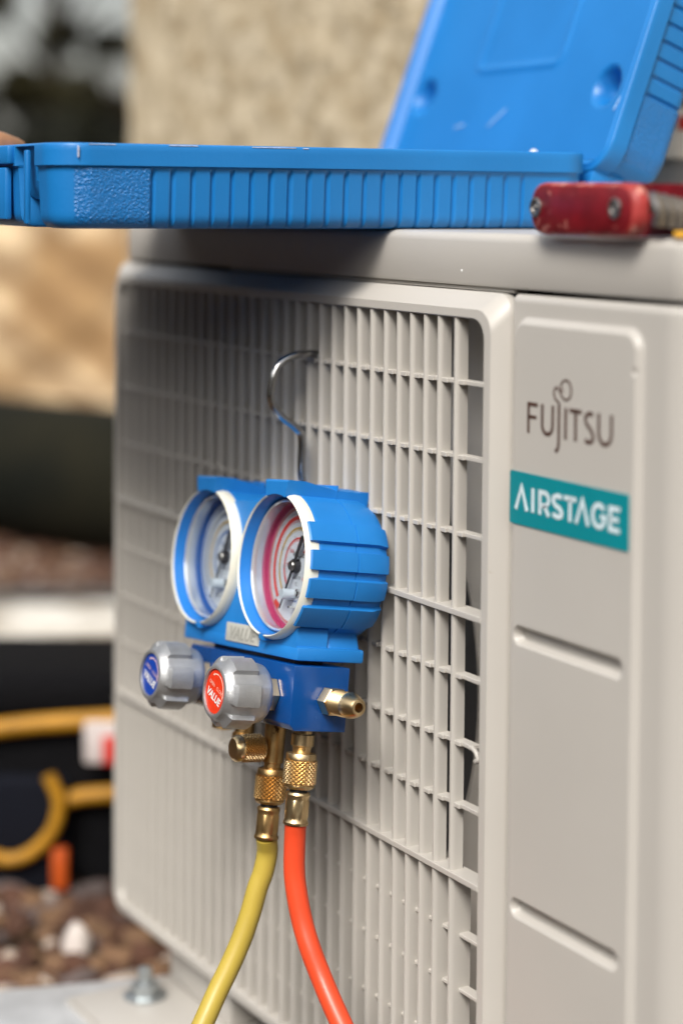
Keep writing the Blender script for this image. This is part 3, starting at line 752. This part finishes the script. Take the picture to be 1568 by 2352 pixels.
# scuffs on the rim: thin worn slivers of pale plastic
for (u, z, l, hgt) in ((.020, .0467, .016, .0005), (.067, .0467, .018, .0006), (.118, .0466, .028, .0006), (.150, .0464, .004, .0007), (.0135, .0425, .0012, .0065)):
    o = MB().box((u, -.00035 if l > .002 else -.0002, z - hgt / 2), (u + l, .0006, z + hgt / 2), 0, rbf).build('rim_scuff', MT['scuff'], tray, bev=.0003, seg=1)
# lid
ta = radians(20)
e_ = (d_ * sin(ta) + zz_ * cos(ta)); th_ = (d_ * cos(ta) - zz_ * sin(ta))       # up along the lid, outward from the interior
L0 = d_ * (TL + .004) + zz_ * (TH - .012)
lid = shell(lambda u, w, z: L0 + e_ * u + n_ * w + th_ * (TH - z), 0, 'case_lid', case, .0395, [(.063, .039, .0145, .019), (.066, .283, .0145, .019)], False)
for w0 in (.012, .25):
    MB().box((-.010, w0, TH * .02), (.006, w0 + .05, TH * .55), 0, lambda v: L0 + e_ * v.x + n_ * v.y + th_ * v.z).build('hinge', MT['tray'], lid, bev=.003)
for (u, w, l, an) in ((.045, .165, .022, 35), (.040, .215, .012, 10), (.05, .02, .010, 70)):
    ca_, sa_ = cos(radians(an)), sin(radians(an))
    MB().box((-l / 2, -.0011, .0396), (l / 2, .0011, .0401), 0, lambda v: L0 + e_ * (u + v.x * sa_ + v.y * ca_) + n_ * (w - v.x * ca_ + v.y * sa_) + th_ * (TH - v.z)).build('lid_scuff', MT['lidscuff'], lid, bev=.0002, seg=1)
# white drip on the hinge edge
o = lathe('paint_spot', [(0, .0), (.0003, .0026), (.001, .0022), (.0014, 0)], d_ * (TL - .001) + n_ * .072 + zz_ * (TH + .001), (1, -.4, .3), MT['white'], tray, 12)

# something brown resting in the tray at the far left
o = tube('leather_pouch', [(0, 0, 0), (.012, -.02, .004), (.02, -.045, 0)], .0115, mat('leather', (.30, .15, .08), .45, nscale=50, namt=.3), None, 14, 6)
o.location = T0 + d_ * .03 + n_ * .170 + Vector((0, 0, .0290 + .014)); tag(o, 'small brown leather roll peeking over the near-left rim of the case', 'leather pouch')

# ================================================================== FOLDING HEX KEY SET
K0 = Vector((-.1275, -.0005, .5407))
key = root('hex_key_set', 'worn red folding hex key set on the top edge of the unit', 'hex key set', K0)
key.rotation_euler = (0, 0, radians(-2))
def side_plate(L_, H_, th, y0, dx):
    P = []; r = .0125
    for cx, cz, a0, a1, rr_ in ((L_ - r * .8, H_ - r * .9, 90, 0, r * .85), (L_ - r * .8, r * .9, 0, -90, r * .85), (r, r, -90, -180, r), (r, H_ - r, 180, 90, r)):
        for i in range(8): a = radians(a0 + (a1 - a0) * i / 7); P.append((cx + rr_ * cos(a), cz + rr_ * sin(a)))
    n = len(P); cx = sum(p[0] for p in P) / n; cz = sum(p[1] for p in P) / n
    mb = MB(); vs = []
    for (sc_, yy) in ((1, 0), (1, -th * .45), (.965, -th * .82), (.88, -th)):
        vs += [(dx + cx + (x - cx) * (1 - (1 - sc_) * .55), y0 + yy, cz + (z - cz) * sc_) for x, z in P]
    fs = [tuple(range(n))]
    mis = [0]
    for k in range(3):
        for i in range(n): j = (i + 1) % n; fs.append((k * n + i, k * n + j, (k + 1) * n + j, (k + 1) * n + i)); mis.append(1)
    fs.append(tuple(3 * n + i for i in range(n))); mis.append(0)
    mb.v = vs; mb.f = fs; mb.mi = mis
    return mb
pl = side_plate(.094, .0275, .008, .0, 0).build('side_plate', [MT['keyred'], MT['keyredlt']], key, auto=50)
pl2 = side_plate(.094, .0275, -.007, .024, .004).build('side_plate', [MT['keyred'], MT['keyredlt']], key, auto=50)
for x in (.0075, .078):
    b_ = lathe('pivot_screw', [(0, .0052), (.0008, .0052), (.0013, .0045), (.0010, .0030), (.0002, .0026), (.0002, .0016), (.0012, .0012)], (x, -.0079, .0145), (0, -1, 0), MT['keysteel'], pl, 20)
for i, (y, r_, l_) in enumerate(((.003, .0032, .082), (.0085, .0028, .078), (.0135, .0024, .074), (.018, .002, .066), (.0215, .0017, .06))):
    z0 = .016 - i * .0006
    pts = [Vector((.070, y, z0)), Vector((.085, y, z0 + .001)), Vector((.0935 + i * .0008, y, z0 + .004)), Vector((.099 + i * .001, y, z0 - .001)), Vector((.0985 + i * .001, y, z0 - .010))]
    vs, fs = tube_vs(spline(pts, 5), r_, 6); mesh('hex_key', vs, fs, MT['keysteel'], key, auto=25)
o = tube('yellow_key_sleeve', [(.108, .006, .0020), (.114, .010, .0020), (.120, .016, .0020)], .0019, MT['gold'], key, 10, 4)

# ================================================================== MANIFOLD GAUGE SET (local frame: a right, b to the wall, c up)
def rot(a, b, c):
    Rz = Matrix.Rotation(radians(a), 4, 'Z'); Rx = Matrix.Rotation(radians(b), 4, 'X'); Ry = Matrix.Rotation(radians(c), 4, 'Y')
    return Rz @ Ry @ Rx
MM = Matrix.Translation((-.2581, -.0787, .2535)) @ rot(.17, -8.53, -6.01)
mg = root('gauge_manifold', 'blue twin dial gauge manifold hanging by a steel hook on the grille', 'gauge manifold', mtx=MM)
blk = MB()
ch = .0022
sec = [(0 + .0035, 0), (.037, 0), (.037, .037), (0, .037), (0, .0035)]
vs = [(0, b, c) for b, c in sec] + [(-.137, b, c) for b, c in sec]
blk.add(vs, [(0, 1, 2, 3, 4), (9, 8, 7, 6, 5)] + [(i, i + 5, (i + 1) % 5 + 5, (i + 1) % 5) for i in range(5)])
block = blk.build('manifold_block', MT['block'], mg, bev=.0005, seg=2)
# boot: cylinders with ribs, bridging body and lower flange
GCX = (-.034, -.1283); GCC = .0931
RIBS = [(20.5, 36), (0, 14.8), (-21.3, -6.3), (-47, -29)]
def boot_part(cx, flip):
    mb = MB(); n = 360
    def rad(deg):
        a = ((180 - deg) if flip else deg); a = (a + 180) % 360 - 180
        base = .0435
        for lo, hi in RIBS:
            if lo <= a <= hi: return .0462, True
        if 74 <= a <= 106:
            return .0502 / max(.9, sin(radians(a))) , True
        if -98 < a < -93: return .0452, True
        return base, False
    def rad_back(deg):
        r, k = rad(deg); a = ((180 - deg) if flip else deg); a = (a + 180) % 360 - 180
        if 74 <= a <= 106: return .0482
        return r
    rings = []
    # (b, function)
    for b, kind in ((-.0015, 'i'), (-.0015, 'f0'), (-.0035, 'f1'), (-.0018, 'f2'), (.0075, 'o'), (.0295, 'o'), (.0297, 's'), (.0303, 's'), (.0305, 'o'), (.045, 'o'), (.0525, 'e')):
        ring = []
        for i in range(n):
            dg = i * 360 / n; a = radians(dg); r, k = rad(dg)
            ai = ((180 - dg) if flip else dg); ai = (ai + 180) % 360 - 180; cap = 74 <= ai <= 106 or -98 < ai < -93
            if kind == 'i': rr2 = .0412; bb = .007
            elif kind == 'f0': rr2, bb = (.0415, -.0042) if cap else (.0436, -.0002) if k else (.0425, .0040)
            elif kind == 'f1': rr2, bb = (r - .0012, -.0042) if cap else (r - .0008, -.0018) if k else (.0430, .0048)
            elif kind == 'f2': rr2, bb = (r, -.0032) if cap else (r, -.0008) if k else (.0435, .0060)
            elif kind == 'o': rr2 = r if b < .02 or not k else rad_back(dg); bb = b
            elif kind == 's': rr2 = r - .0007; bb = b
            else: rr2 = r - .003; bb = b
            ring.append((cx + rr2 * cos(a), bb, GCC + rr2 * sin(a)))
        rings.append(ring)
    for rg in rings: mb.v += rg
    for k in range(len(rings) - 1):
        for i in range(n): j = (i + 1) % n; mb.f.append((k * n + i, k * n + j, (k + 1) * n + j, (k + 1) * n + i)); mb.mi.append(0)
    mb.f.append(tuple((len(rings) - 1) * n + i for i in range(n))); mb.mi.append(0)
    return mb
body = MB()
def prism(mb, P, b0, b1, mi=0):
    n = len(P); mb.add([(a, b0, c) for a, c in P] + [(a, b1, c) for a, c in P], [tuple(range(n))[::-1], tuple(range(n, 2 * n))] + [(i, (i + 1) % n, n + (i + 1) % n, n + i) for i in range(n)], mi)
rc = .0425
def ca(cx, a0, a1, n=40): return [(cx + rc * cos(radians(a0 + (a1 - a0) * i / n)), GCC + rc * sin(radians(a0 + (a1 - a0) * i / n))) for i in range(n + 1)]
face = [(-.0068, .0400), (-.0068, .0580)] + ca(GCX[0], -52, -236) + [(-.070, .1295), (-.0925, .1295)] + ca(GCX[1], 56, -128) + [(-.1555, .0580), (-.1555, .0400)]
b1_ = MB(); prism(b1_, face, .0035, .024); boot = b1_.build('gauge_boot', MT['boot'], mg, bev=0, auto=35)
b2_ = MB(); prism(b2_, [(-.0072, .0402), (-.0072, .0478), (-.0200, .075), (-.035, .100), (-.060, .1270), (-.081, .1290), (-.102, .1270), (-.127, .100), (-.142, .075), (-.1551, .060), (-.1551, .0402)], .0245, .047)
b2_.build('boot_back', MT['boot'], boot, bev=.0022, seg=3)
for i, cx in enumerate(GCX): boot_part(cx, i == 1).build('gauge_cup', MT['boot'], boot, auto=25)
prb = MB(); prism(prb, [(-.0045, .0395), (-.0045, .0475), (-.1556, .0475), (-.1556, .0395)], .0032, .0485); prb.build('boot_foot', MT['boot'], boot, bev=.0015)
# black filler standing in for the shade between boot and block
o = rbox('gap_shade', (-.125, .010, .0365), (-.020, .030, .0402), MT['black'], mg, .0005, 1)
# ivory glow rings, inner collars, dials
def ring_part(cx, flip):
    mb = MB(); n = 180; pr = [(.0412, .0010), (.0415, -.0028), (.0422, -.0036), (.0432, -.0022), (.0440, .0012), (.0436, .0050)]
    gaps = [(75, 105), (-97, -94)]
    vs = []; ok = []
    for i in range(n):
        dg = i * 360 / n; a = (180 - dg) if flip else dg; a = (a + 180) % 360 - 180
        g = any(lo - 1 <= a <= hi + 1 for lo, hi in gaps)
        for k, (r, b) in enumerate(pr):
            if g and k >= 3: r, b = .0416 + .0002 * k, .0004 + .0006 * k
            elif g: r, b = .0416, -.0016 + .0008 * k
            vs.append((cx + r * cos(radians(dg)), b, GCC + r * sin(radians(dg))))
    m_ = len(pr); fs = []
    for i in range(n):
        j = (i + 1) % n
        for k in range(m_ - 1): fs.append((i * m_ + k, j * m_ + k, j * m_ + k + 1, i * m_ + k + 1))
    return vs, fs
def DF(cx, bb):
    return lambda x, z, h: (cx + x, bb - h, GCC + z)
for gi, cx in enumerate(GCX):
    vs, fs = ring_part(cx, gi == 1); rg = mesh('ivory_ring', vs, fs, MT['glow'], mg, auto=45)
    o = mesh('inner_collar', *lathe_vs([(-.0027, .0414), (.004, .0402), (.0078, .0396), (.0078, .0390)], (cx, 0, GCC), (0, 1, 0), 72), MT['bootdk'], mg, auto=40)
    bm = bmesh.new(); bm.from_mesh(o.data); bmesh.ops.delete(bm, geom=[f for f in bm.faces if len(f.verts) > 8], context='FACES'); bm.to_mesh(o.data); bm.free()
    gg = mesh('pressure_gauge', *lathe_vs([(0, .0), (0, .0390), (.012, .0390), (.018, .036)], (cx, .0175, GCC), (0, 1, 0), 72), MT['dial'], mg, auto=40)
    gg.location = (0, -.0024, 0)
    # clear bezel wall and a coloured band that paints in the inner wall's reflection
    bz_ = mesh('bezel', *lathe_vs([(.0065, .0391), (.0060, .0382), (.0068, .0374), (.0080, .0378), (.0174, .0386)], (cx, 0, GCC), (0, 1, 0), 72), MT['chrome'], gg, auto=60)
    bm = bmesh.new(); bm.from_mesh(bz_.data); bmesh.ops.delete(bm, geom=[f for f in bm.faces if len(f.verts) > 8], context='FACES'); bm.to_mesh(bz_.data); bm.free()
    ln = mesh('lens', *lathe_vs([(.0080, .0), (.0080, .0376)], (cx, 0, GCC), (0, 1, 0), 64), MT['glass'], gg)
    mesh('bezel_reflection', *lathe_vs([(.0138, .0382), (.0172, .0384)], (cx, 0, GCC), (0, 1, 0), 72), MT['dmag'] if gi == 0 else MT['dblue'], gg, auto=60)
    bb_ = [o_ for o_ in gg.children if o_.name.startswith('bezel_reflection')][0]; bm = bmesh.new(); bm.from_mesh(bb_.data); bmesh.ops.delete(bm, geom=[f for f in bm.faces if len(f.verts) > 8], context='FACES'); bm.to_mesh(bb_.data); bm.free()
    F0_ = DF(cx, .01735); F = lambda x, z, h: F0_(x * 1.11, z * 1.11, h)
    def cir(r, a0=0, a1=360, n=72): return [(r * cos(radians(a0 + (a1 - a0) * i / n)), r * sin(radians(a0 + (a1 - a0) * i / n))) for i in range(n + 1)]
    pr = MB(); mats = [MT['dred'], MT['dpink'], MT['dmag'], MT['dyel'], MT['dblue'], MT['dgrey'], MT['dgreen'], MT['ink']]
    if gi == 0:
        ribbon(pr, cir(.0335), .0022, F, mi=2); ribbon(pr, cir(.0312), .0014, F, mi=1)  # outer magenta and pink rings paint in a reflection of the red wall
        ribbon(pr, cir(.0262, -40, 222), .0022, F, mi=0); ribbon(pr, cir(.0205, -40, 222), .0008, F, mi=3); ribbon(pr, cir(.0150, -40, 222), .0007, F, mi=0)
        tick = [(.0236, .0250, 0, 60), (.0188, .0202, 3, 60), (.0132, .0148, 0, 46), (.0282, .0292, 5, 90)]
        pr.add([F(-.0235, -.0215, .0002), F(-.0185, -.0245, .0002), F(-.0165, -.0215, .0002), F(-.0215, -.0185, .0002)], [(0, 1, 2, 3)], 0)
    else:
        ribbon(pr, cir(.0335), .0022, F, mi=4); ribbon(pr, cir(.0300), .0008, F, mi=4)
        ribbon(pr, cir(.0255, -40, 222), .0014, F, mi=5); ribbon(pr, cir(.0205, -40, 222), .0012, F, mi=3); ribbon(pr, cir(.0150, -40, 222), .0007, F, mi=4)
        tick = [(.0236, .0250, 4, 60), (.0188, .0202, 5, 60), (.0132, .0148, 4, 46), (.0282, .0292, 5, 90)]
    for (r0, r1, mi, cnt) in tick:
        for k in range(cnt + 1):
            a = radians(-40 + 262 * k / cnt); ribbon(pr, [(r0 * cos(a), r0 * sin(a)), ((r1 + (.0008 if k % 5 == 0 else 0)) * cos(a), (r1 + (.0008 if k % 5 == 0 else 0)) * sin(a))], .00022, F, mi=mi)
    pr.build('scale_print', mats, gg, recalc=False)
    TF = lambda x0, z0: (lambda x, y: (cx + x0 + x, .01712, GCC + z0 + y))
    tx = [('VALUE', .0054, 0, .0052, 'ink', .35), ('class 1.6', .0032, 0, -.0078, 'ink', 0), ('\u00b0C', .0032, 0, -.0118, 'ink', 0), ('R407C', .0022, .001, -.0215, 'dblue', 0), ('R22', .0022, .001, -.0185, 'dgreen', 0)]
    for t_, s_, x0, z0, m_, shr in tx: text_mesh('dial_text', t_, s_, TF(x0, z0), MT[m_], gg, xs=.9, align='CENTER', shear=shr)
    for r_, col_, nn_ in ((.0225, 'dgrey', 9), (.0172, 'dgrey', 8), (.0118, 'dred' if gi == 0 else 'dblue', 7)):
        for k in range(nn_):
            a = radians(222 - 262 * k / (nn_ - 1)); text_mesh('dial_number', str(k * 5 if r_ > .02 else k * 10 if r_ > .013 else k * 100), .0030, TF(r_ * cos(a), r_ * sin(a) - .0008), MT[col_], gg, align='CENTER')
    # needle: broad tail up, thin pointer down-left
    ang = radians(244 if gi == 0 else 246)
    dx, dz = cos(ang), sin(ang)
    NF = DF(cx, .0140)
    nb = MB(); px, pz = -dz, dx
    def NP(t, s): return NF(dx * t + px * s, dz * t + pz * s, 0)
    for (t0_, w0_, t1_, w1_) in ((0, .0011, .029, .00035), (0, .0011, -.0185, .0017)):
        v = [NP(t0_, w0_), NP(t1_, w1_), NP(t1_, -w1_), NP(t0_, -w0_)]; v2 = [(x, y + .0006, z) for x, y, z in v]
        nb.add(v + v2, [(0, 1, 2, 3), (7, 6, 5, 4), (0, 4, 5, 1), (1, 5, 6, 2), (2, 6, 7, 3), (3, 7, 4, 0)])
    nb.add(*lathe_vs([(0, .0017), (.0006, .0017)], (cx - dx * .0185, .0140, GCC - dz * .0185), (0, 1, 0), 12))
    nd = nb.build('needle', MT['ink'], gg, recalc=True)
    lathe('needle_hub', [(0, .0030), (.0014, .0032), (.0022, .0026), (.0022, 0)], (cx, .0142, GCC), (0, -1, 0), MT['keysteel'], gg, 24)
    lathe('hub_base', [(0, .0042), (.0032, .0042)], (cx, .0174, GCC), (0, -1, 0), MT['ink'], gg, 24)
    lathe('lens_peg', [(0, .0032), (.0075, .0032), (.0082, .0028), (.0082, 0)], (cx - .0020, .0172, GCC - .0170), (0, -1, 0), MT['clear'], gg, 24)
    lathe('zero_screw', [(0, .0026), (.0012, .0024), (.0018, .0014), (.0018, 0)], (cx + .0035, .0172, GCC - .0158), (0, -1, 0), MT['steel'], gg, 16)
    lathe('stop_pin', [(0, .0008), (.004, .0008)], (cx + .0005, .0172, GCC - .0245), (0, -1, 0), MT['steel'], gg, 8)
# name plate between the dials, embossed
npz = .0005
o = MB(); prism(o, [(-.0955, .0432), (-.0520, .0432), (-.0520, .0545), (-.0955, .0545)], .0022, .0040); npl = o.build('name_plate', mat('plate_ivory', (.55, .55, .50), .5), mg, bev=.0006)
text_mesh('plate_lettering', 'VALUE', .0105, lambda x, y: (-.0738 + x, .0019, .0452 + y), mat('plate_relief', (.40, .40, .36), .5), npl, shear=.35, xs=1.1, bold=.0002, align='CENTER')
# hook
HW = [(-.3537, -.0170, .375), (-.3550, -.0190, .3862), (-.3560, -.0183, .4078), (-.3568, -.0220, .4148), (-.3572, -.0320, .4225), (-.3576, -.0385, .4310), (-.3578, -.0390, .4400), (-.3580, -.0345, .4540), (-.3582, -.0225, .4603), (-.3584, -.0080, .4608), (-.3584, .0035, .4570)]
MI = MM.inverted()
tube('hook', [MI @ Vector(p) for p in HW], .0024, MT['steel'], mg, 16, 8)
# valve knobs
def knob(a0, c0, labm, lab_is_red):
    NN = 144
    def lobe(t, r, ang):
        return r
    b0 = -.0385
    # body with six raised pads
    def rf(tt):
        def f(t, r, ang):
            k = (ang + radians(30)) % radians(60) - radians(30)
            on = sm((radians(20.5) - abs(k)) / radians(2.6))
            if .0040 < t < .0215: return r + .0032 * on * min(1, (t - .0040) / .0012) * min(1, (.0215 - t) / .0012)
            return r
        return f
    x, y, z = frame_of((0, 1, 0))
    prof = [(.0018, .0), (.0018, .0128), (.0002, .0130), (.0, .0143), (.0005, .0152), (.0030, .0162), (.0044, .0172), (.0058, .0174), (.0068, .0175), (.012, .0176), (.0190, .0177), (.0202, .0177), (.0212, .0177), (.0265, .0174), (.0292, .0166), (.0308, .0150), (.0316, .0118), (.0316, .0)]
    kn = mesh('valve_knob', *lathe_vs(prof, (a0, b0, c0), (0, 1, 0), NN, rf(0)), MT['alu'], mg, auto=38)
    lb = mesh('knob_label', *lathe_vs([(.0, .0126), (-.0004, .0124), (-.0004, .0)], (a0, b0 + .0016, c0), (0, 1, 0), 48), labm, kn, auto=30)
    cr_, sr_ = cos(radians(-22)), sin(radians(-22)); LF = lambda x, z, h: (a0 + x * cr_ - z * sr_, b0 + .00115 - h, c0 + x * sr_ + z * cr_)
    ar = MB()
    ribbon(ar, arc(0, 0, .0100, 125, 92, 8), .0006, LF, .0001); ribbon(ar, arc(0, 0, .0100, 88, 10, 14), .0006, LF, .0001)
    for a_, s_ in ((128, 1), (7, -1)):
        r = radians(a_); c_ = (.0100 * cos(r), .0100 * sin(r)); tdir = Vector((-sin(r), cos(r))) * s_; nd_ = Vector((cos(r), sin(r)))
        P_ = [Vector(c_) + tdir * .0014, Vector(c_) + nd_ * .0009 - tdir * .0006, Vector(c_) - nd_ * .0009 - tdir * .0006]
        ar.add([LF(p.x, p.y, .0001) for p in P_], [(0, 1, 2)])
    ar.build('label_arrow', MT['cream'], lb, recalc=False)
    def T(x0, z0, rot_): return lambda x, y: LF(x0 + x * cos(rot_) - y * sin(rot_), z0 + x * sin(rot_) + y * cos(rot_), .00012)
    text_mesh('label_text', 'OPEN', .0030, T(-.0096, .0016, 0), MT['cream'], lb, xs=.95)
    text_mesh('label_text', 'CLOSE', .0030, T(.0006, .0016, 0), MT['cream'], lb, xs=.95)
    text_mesh('label_text', 'VALUE', .0062, T(-.0098, -.0052, 0), MT['white'], lb, shear=.25, xs=1.0, bold=.00022)
    hx = lathe('packing_nut', [(0, .0098), (.0005, .0104), (.0105, .0104), (.0110, .0098)], (a0, -.0112, c0), (0, 1, 0), MT['brass'], mg, 6, auto=20)
    return kn
knob(-.0240, .0184, MT['redlab'], True); knob(-.1130, .0188, MT['bluelab'], False)
# side flare port
mesh('flare_nut_base', *lathe_vs([(0, .0078), (.0005, .0086), (.0085, .0086), (.0092, .0080)], (.0004, .0245, .018), (1, 0, 0), 6), MT['brass'], mg, auto=20)
prf = [(.0088, .0066)]
t = .0092
while t < .0212: prf += [(t, .0063), (t + .0007, .0073), (t + .0014, .0063)]; t += .0014
prf += [(.0218, .0063), (.0232, .0063), (.0234, .0073), (.0258, .0073), (.0268, .0071), (.0326, .0053), (.0338, .0044), (.0340, .0038), (.0340, .0028), (.0300, .0026), (.0200, .0025)]
fp = mesh('flare_port', *lathe_vs(prf, (.0004, .0245, .018), (1, 0, 0), 48), MT['brass'], mg, auto=25)
mesh('port_bore', *lathe_vs([(.0205, .00245), (.0207, 0)], (.0004, .0245, .018), (1, 0, 0), 20), MT['brassd'], fp)
# bottom ports
def knurl(name, origin, axis, r, t0, t1, m, parent, nk=30, mb_=None):
    """diamond knurl: rows of small pyramids round a barrel"""
    x, y, z = frame_of(axis); o = Vector(origin); mb = MB(); rows = max(4, int(round((t1 - t0) / (2 * pi * r / nk) )))
    step = (t1 - t0) / rows
    def pt(a, t, rr_): return o + z * t + x * (rr_ * cos(a)) + y * (rr_ * sin(a))
    da = 2 * pi / nk
    for k in range(-1, 2 * rows + 1):
        for i in range(nk):
            a = (i + (.5 if k % 2 else 0)) * da; tc = t0 + (k + .5) * step / 2 + step * .0
            ta, tb = max(t0, tc - step / 2), min(t1, tc + step / 2)
            if tc < t0 or tc > t1: continue
            P = [pt(a, tb, r), pt(a + da / 2, tc, r), pt(a, ta, r), pt(a - da / 2, tc, r), pt(a, tc, r + .0013)]
            mb.add(P, [(0, 1, 4), (1, 2, 4), (2, 3, 4), (3, 0, 4)])
    return mb.build(name, m, parent, recalc=False)
ax_dn = Vector((0, 0, -1))
mesh('bottom_port', *lathe_vs([(-.001, .0052), (.0030, .0052), (.0030, .0060), (.0035, .0068), (.0098, .0068), (.0102, .0060), (.0118, .0054), (.016, .0052)], (-.0161, .0185, 0), ax_dn, 24), MT['brass'], mg, auto=30)
pm = mesh('adapter_body', *lathe_vs([(-.001, .0062), (.024, .0062), (.0245, .0050), (.033, .0050)], (-.0475, .0170, 0), ax_dn, 24), MT['brassd'], mg, auto=30)
pc = Vector((-.0475, .0090, -.0158)); axf = Vector((0, -1, -.04))
cpb = mesh('knurled_cap', *lathe_vs([(0, .0070), (.0148, .0072), (.0150, .0078), (.0172, .0078), (.0178, .0074), (.0186, .0070), (.0196, .0058), (.0198, 0)], pc, axf, 40), MT['brass'], mg, auto=35)
knurl('cap_knurl', pc, axf, .0072, .0008, .0142, MT['brass'], cpb, 24)
ps_ = mesh('parked_port', *lathe_vs([(-.001, .0062), (.012, .0062), (.0125, .0075), (.020, .0075), (.021, .006)], (-.0890, .018, 0), ax_dn, 20), MT['brassd'], mg, auto=30)
mesh('parked_port', *lathe_vs([(-.001, .0062), (.008, .0062), (.0085, .0068), (.013, .0068), (.014, .004)], (-.1190, .018, 0), ax_dn, 20), MT['brassd'], mg, auto=30)

# ================================================================== HOSES
def hose(name_label, a, b, c_top, scale, m, fit_m, path_world, rad, cat):
    """swivel nut, collar, ferrule and rubber hose; fitting axis in the manifold's frame"""
    o = Vector((a, b, c_top)); top = MM @ o
    mt = MM.copy(); mt.translation = top
    r_ = root('charging_hose', name_label, cat, group='charging hoses on the manifold', mtx=mt)
    inv = mt.inverted(); s = scale; dn_ = Vector((0, 0, -1))
    nut = mesh('swivel_nut', *lathe_vs([(0, .0060 * s), (.0002, .0078 * s), (.0010, .0082 * s), (.0034, .0083 * s), (.0036, .0078 * s), (.0182, .0078 * s), (.0184, .0083 * s), (.0192, .0083 * s), (.0206, .0070 * s), (.0208, .0048 * s)], (0, 0, 0), dn_, 48), fit_m, r_, auto=30)
    knurl('knurl', (0, 0, 0), dn_, .0080 * s, .0038, .0180, fit_m, nut, 22)
    lathe('seal', [(.0200, .0046 * s), (.0235, .0050 * s)], (0, 0, 0), dn_, MT['black'], r_, 24)
    # octagonal ferrule
    def rf(t, r, ang):
        if .0272 < t < .0368: k = (ang % radians(45)) - radians(22.5); return r * cos(radians(22.5)) / cos(k) * 1.03
        return r
    lathe('ferrule', [(.0225, .0050 * s), (.0227, .0062 * s), (.0240, .0066 * s), (.0255, .0062 * s), (.0268, .0061 * s), (.0276, .0064 * s), (.0364, .0064 * s), (.0370, .0062 * s), (.0385, .0063 * s), (.0398, .0069 * s), (.0412, .0067 * s), (.0414, .0055 * s)], (0, 0, 0), dn_, fit_m, r_, 48, auto=28, rfun=rf)
    pts = [Vector((0, 0, -.0400))] + [inv @ Vector(p) for p in path_world]
    tube('rubber_hose', pts, rad, m, r_, 24, 8)
    return r_

RED = [[-0.2692, -0.0684, 0.1864], [-0.2685, -0.069, 0.1672], [-0.2651, -0.0687, 0.1527], [-0.2603, -0.0677, 0.1386], [-0.2531, -0.0664, 0.1254], [-0.2452, -0.0641, 0.1124], [-0.2357, -0.0628, 0.1015], [-0.2252, -0.0615, 0.0909], [-0.2057, -0.0596, 0.0734], [-0.1761, -0.0602, 0.0535]]
YEL = [[-0.3012, -0.0696, 0.1695], [-0.3018, -0.0718, 0.1575], [-0.3023, -0.0756, 0.1475], [-0.302, -0.0806, 0.1326], [-0.3013, -0.0869, 0.1182], [-0.3004, -0.0948, 0.1042], [-0.299, -0.1038, 0.0907], [-0.2952, -0.1146, 0.0757], [-0.2909, -0.1295, 0.0551], [-0.2835, -0.1493, 0.0292]]
hose('orange-red charging hose on the right-hand bottom port of the gauge manifold', -.0161, .0185, -.0140, 1.09, MT['red_hose'], MT['brass'], RED, .0063, 'hose')
hose('yellow charging hose hanging from the middle port of the gauge manifold', -.0475, .0170, -.0275, 1.06, MT['yel_hose'], MT['brassd'], YEL, .0063, 'hose')
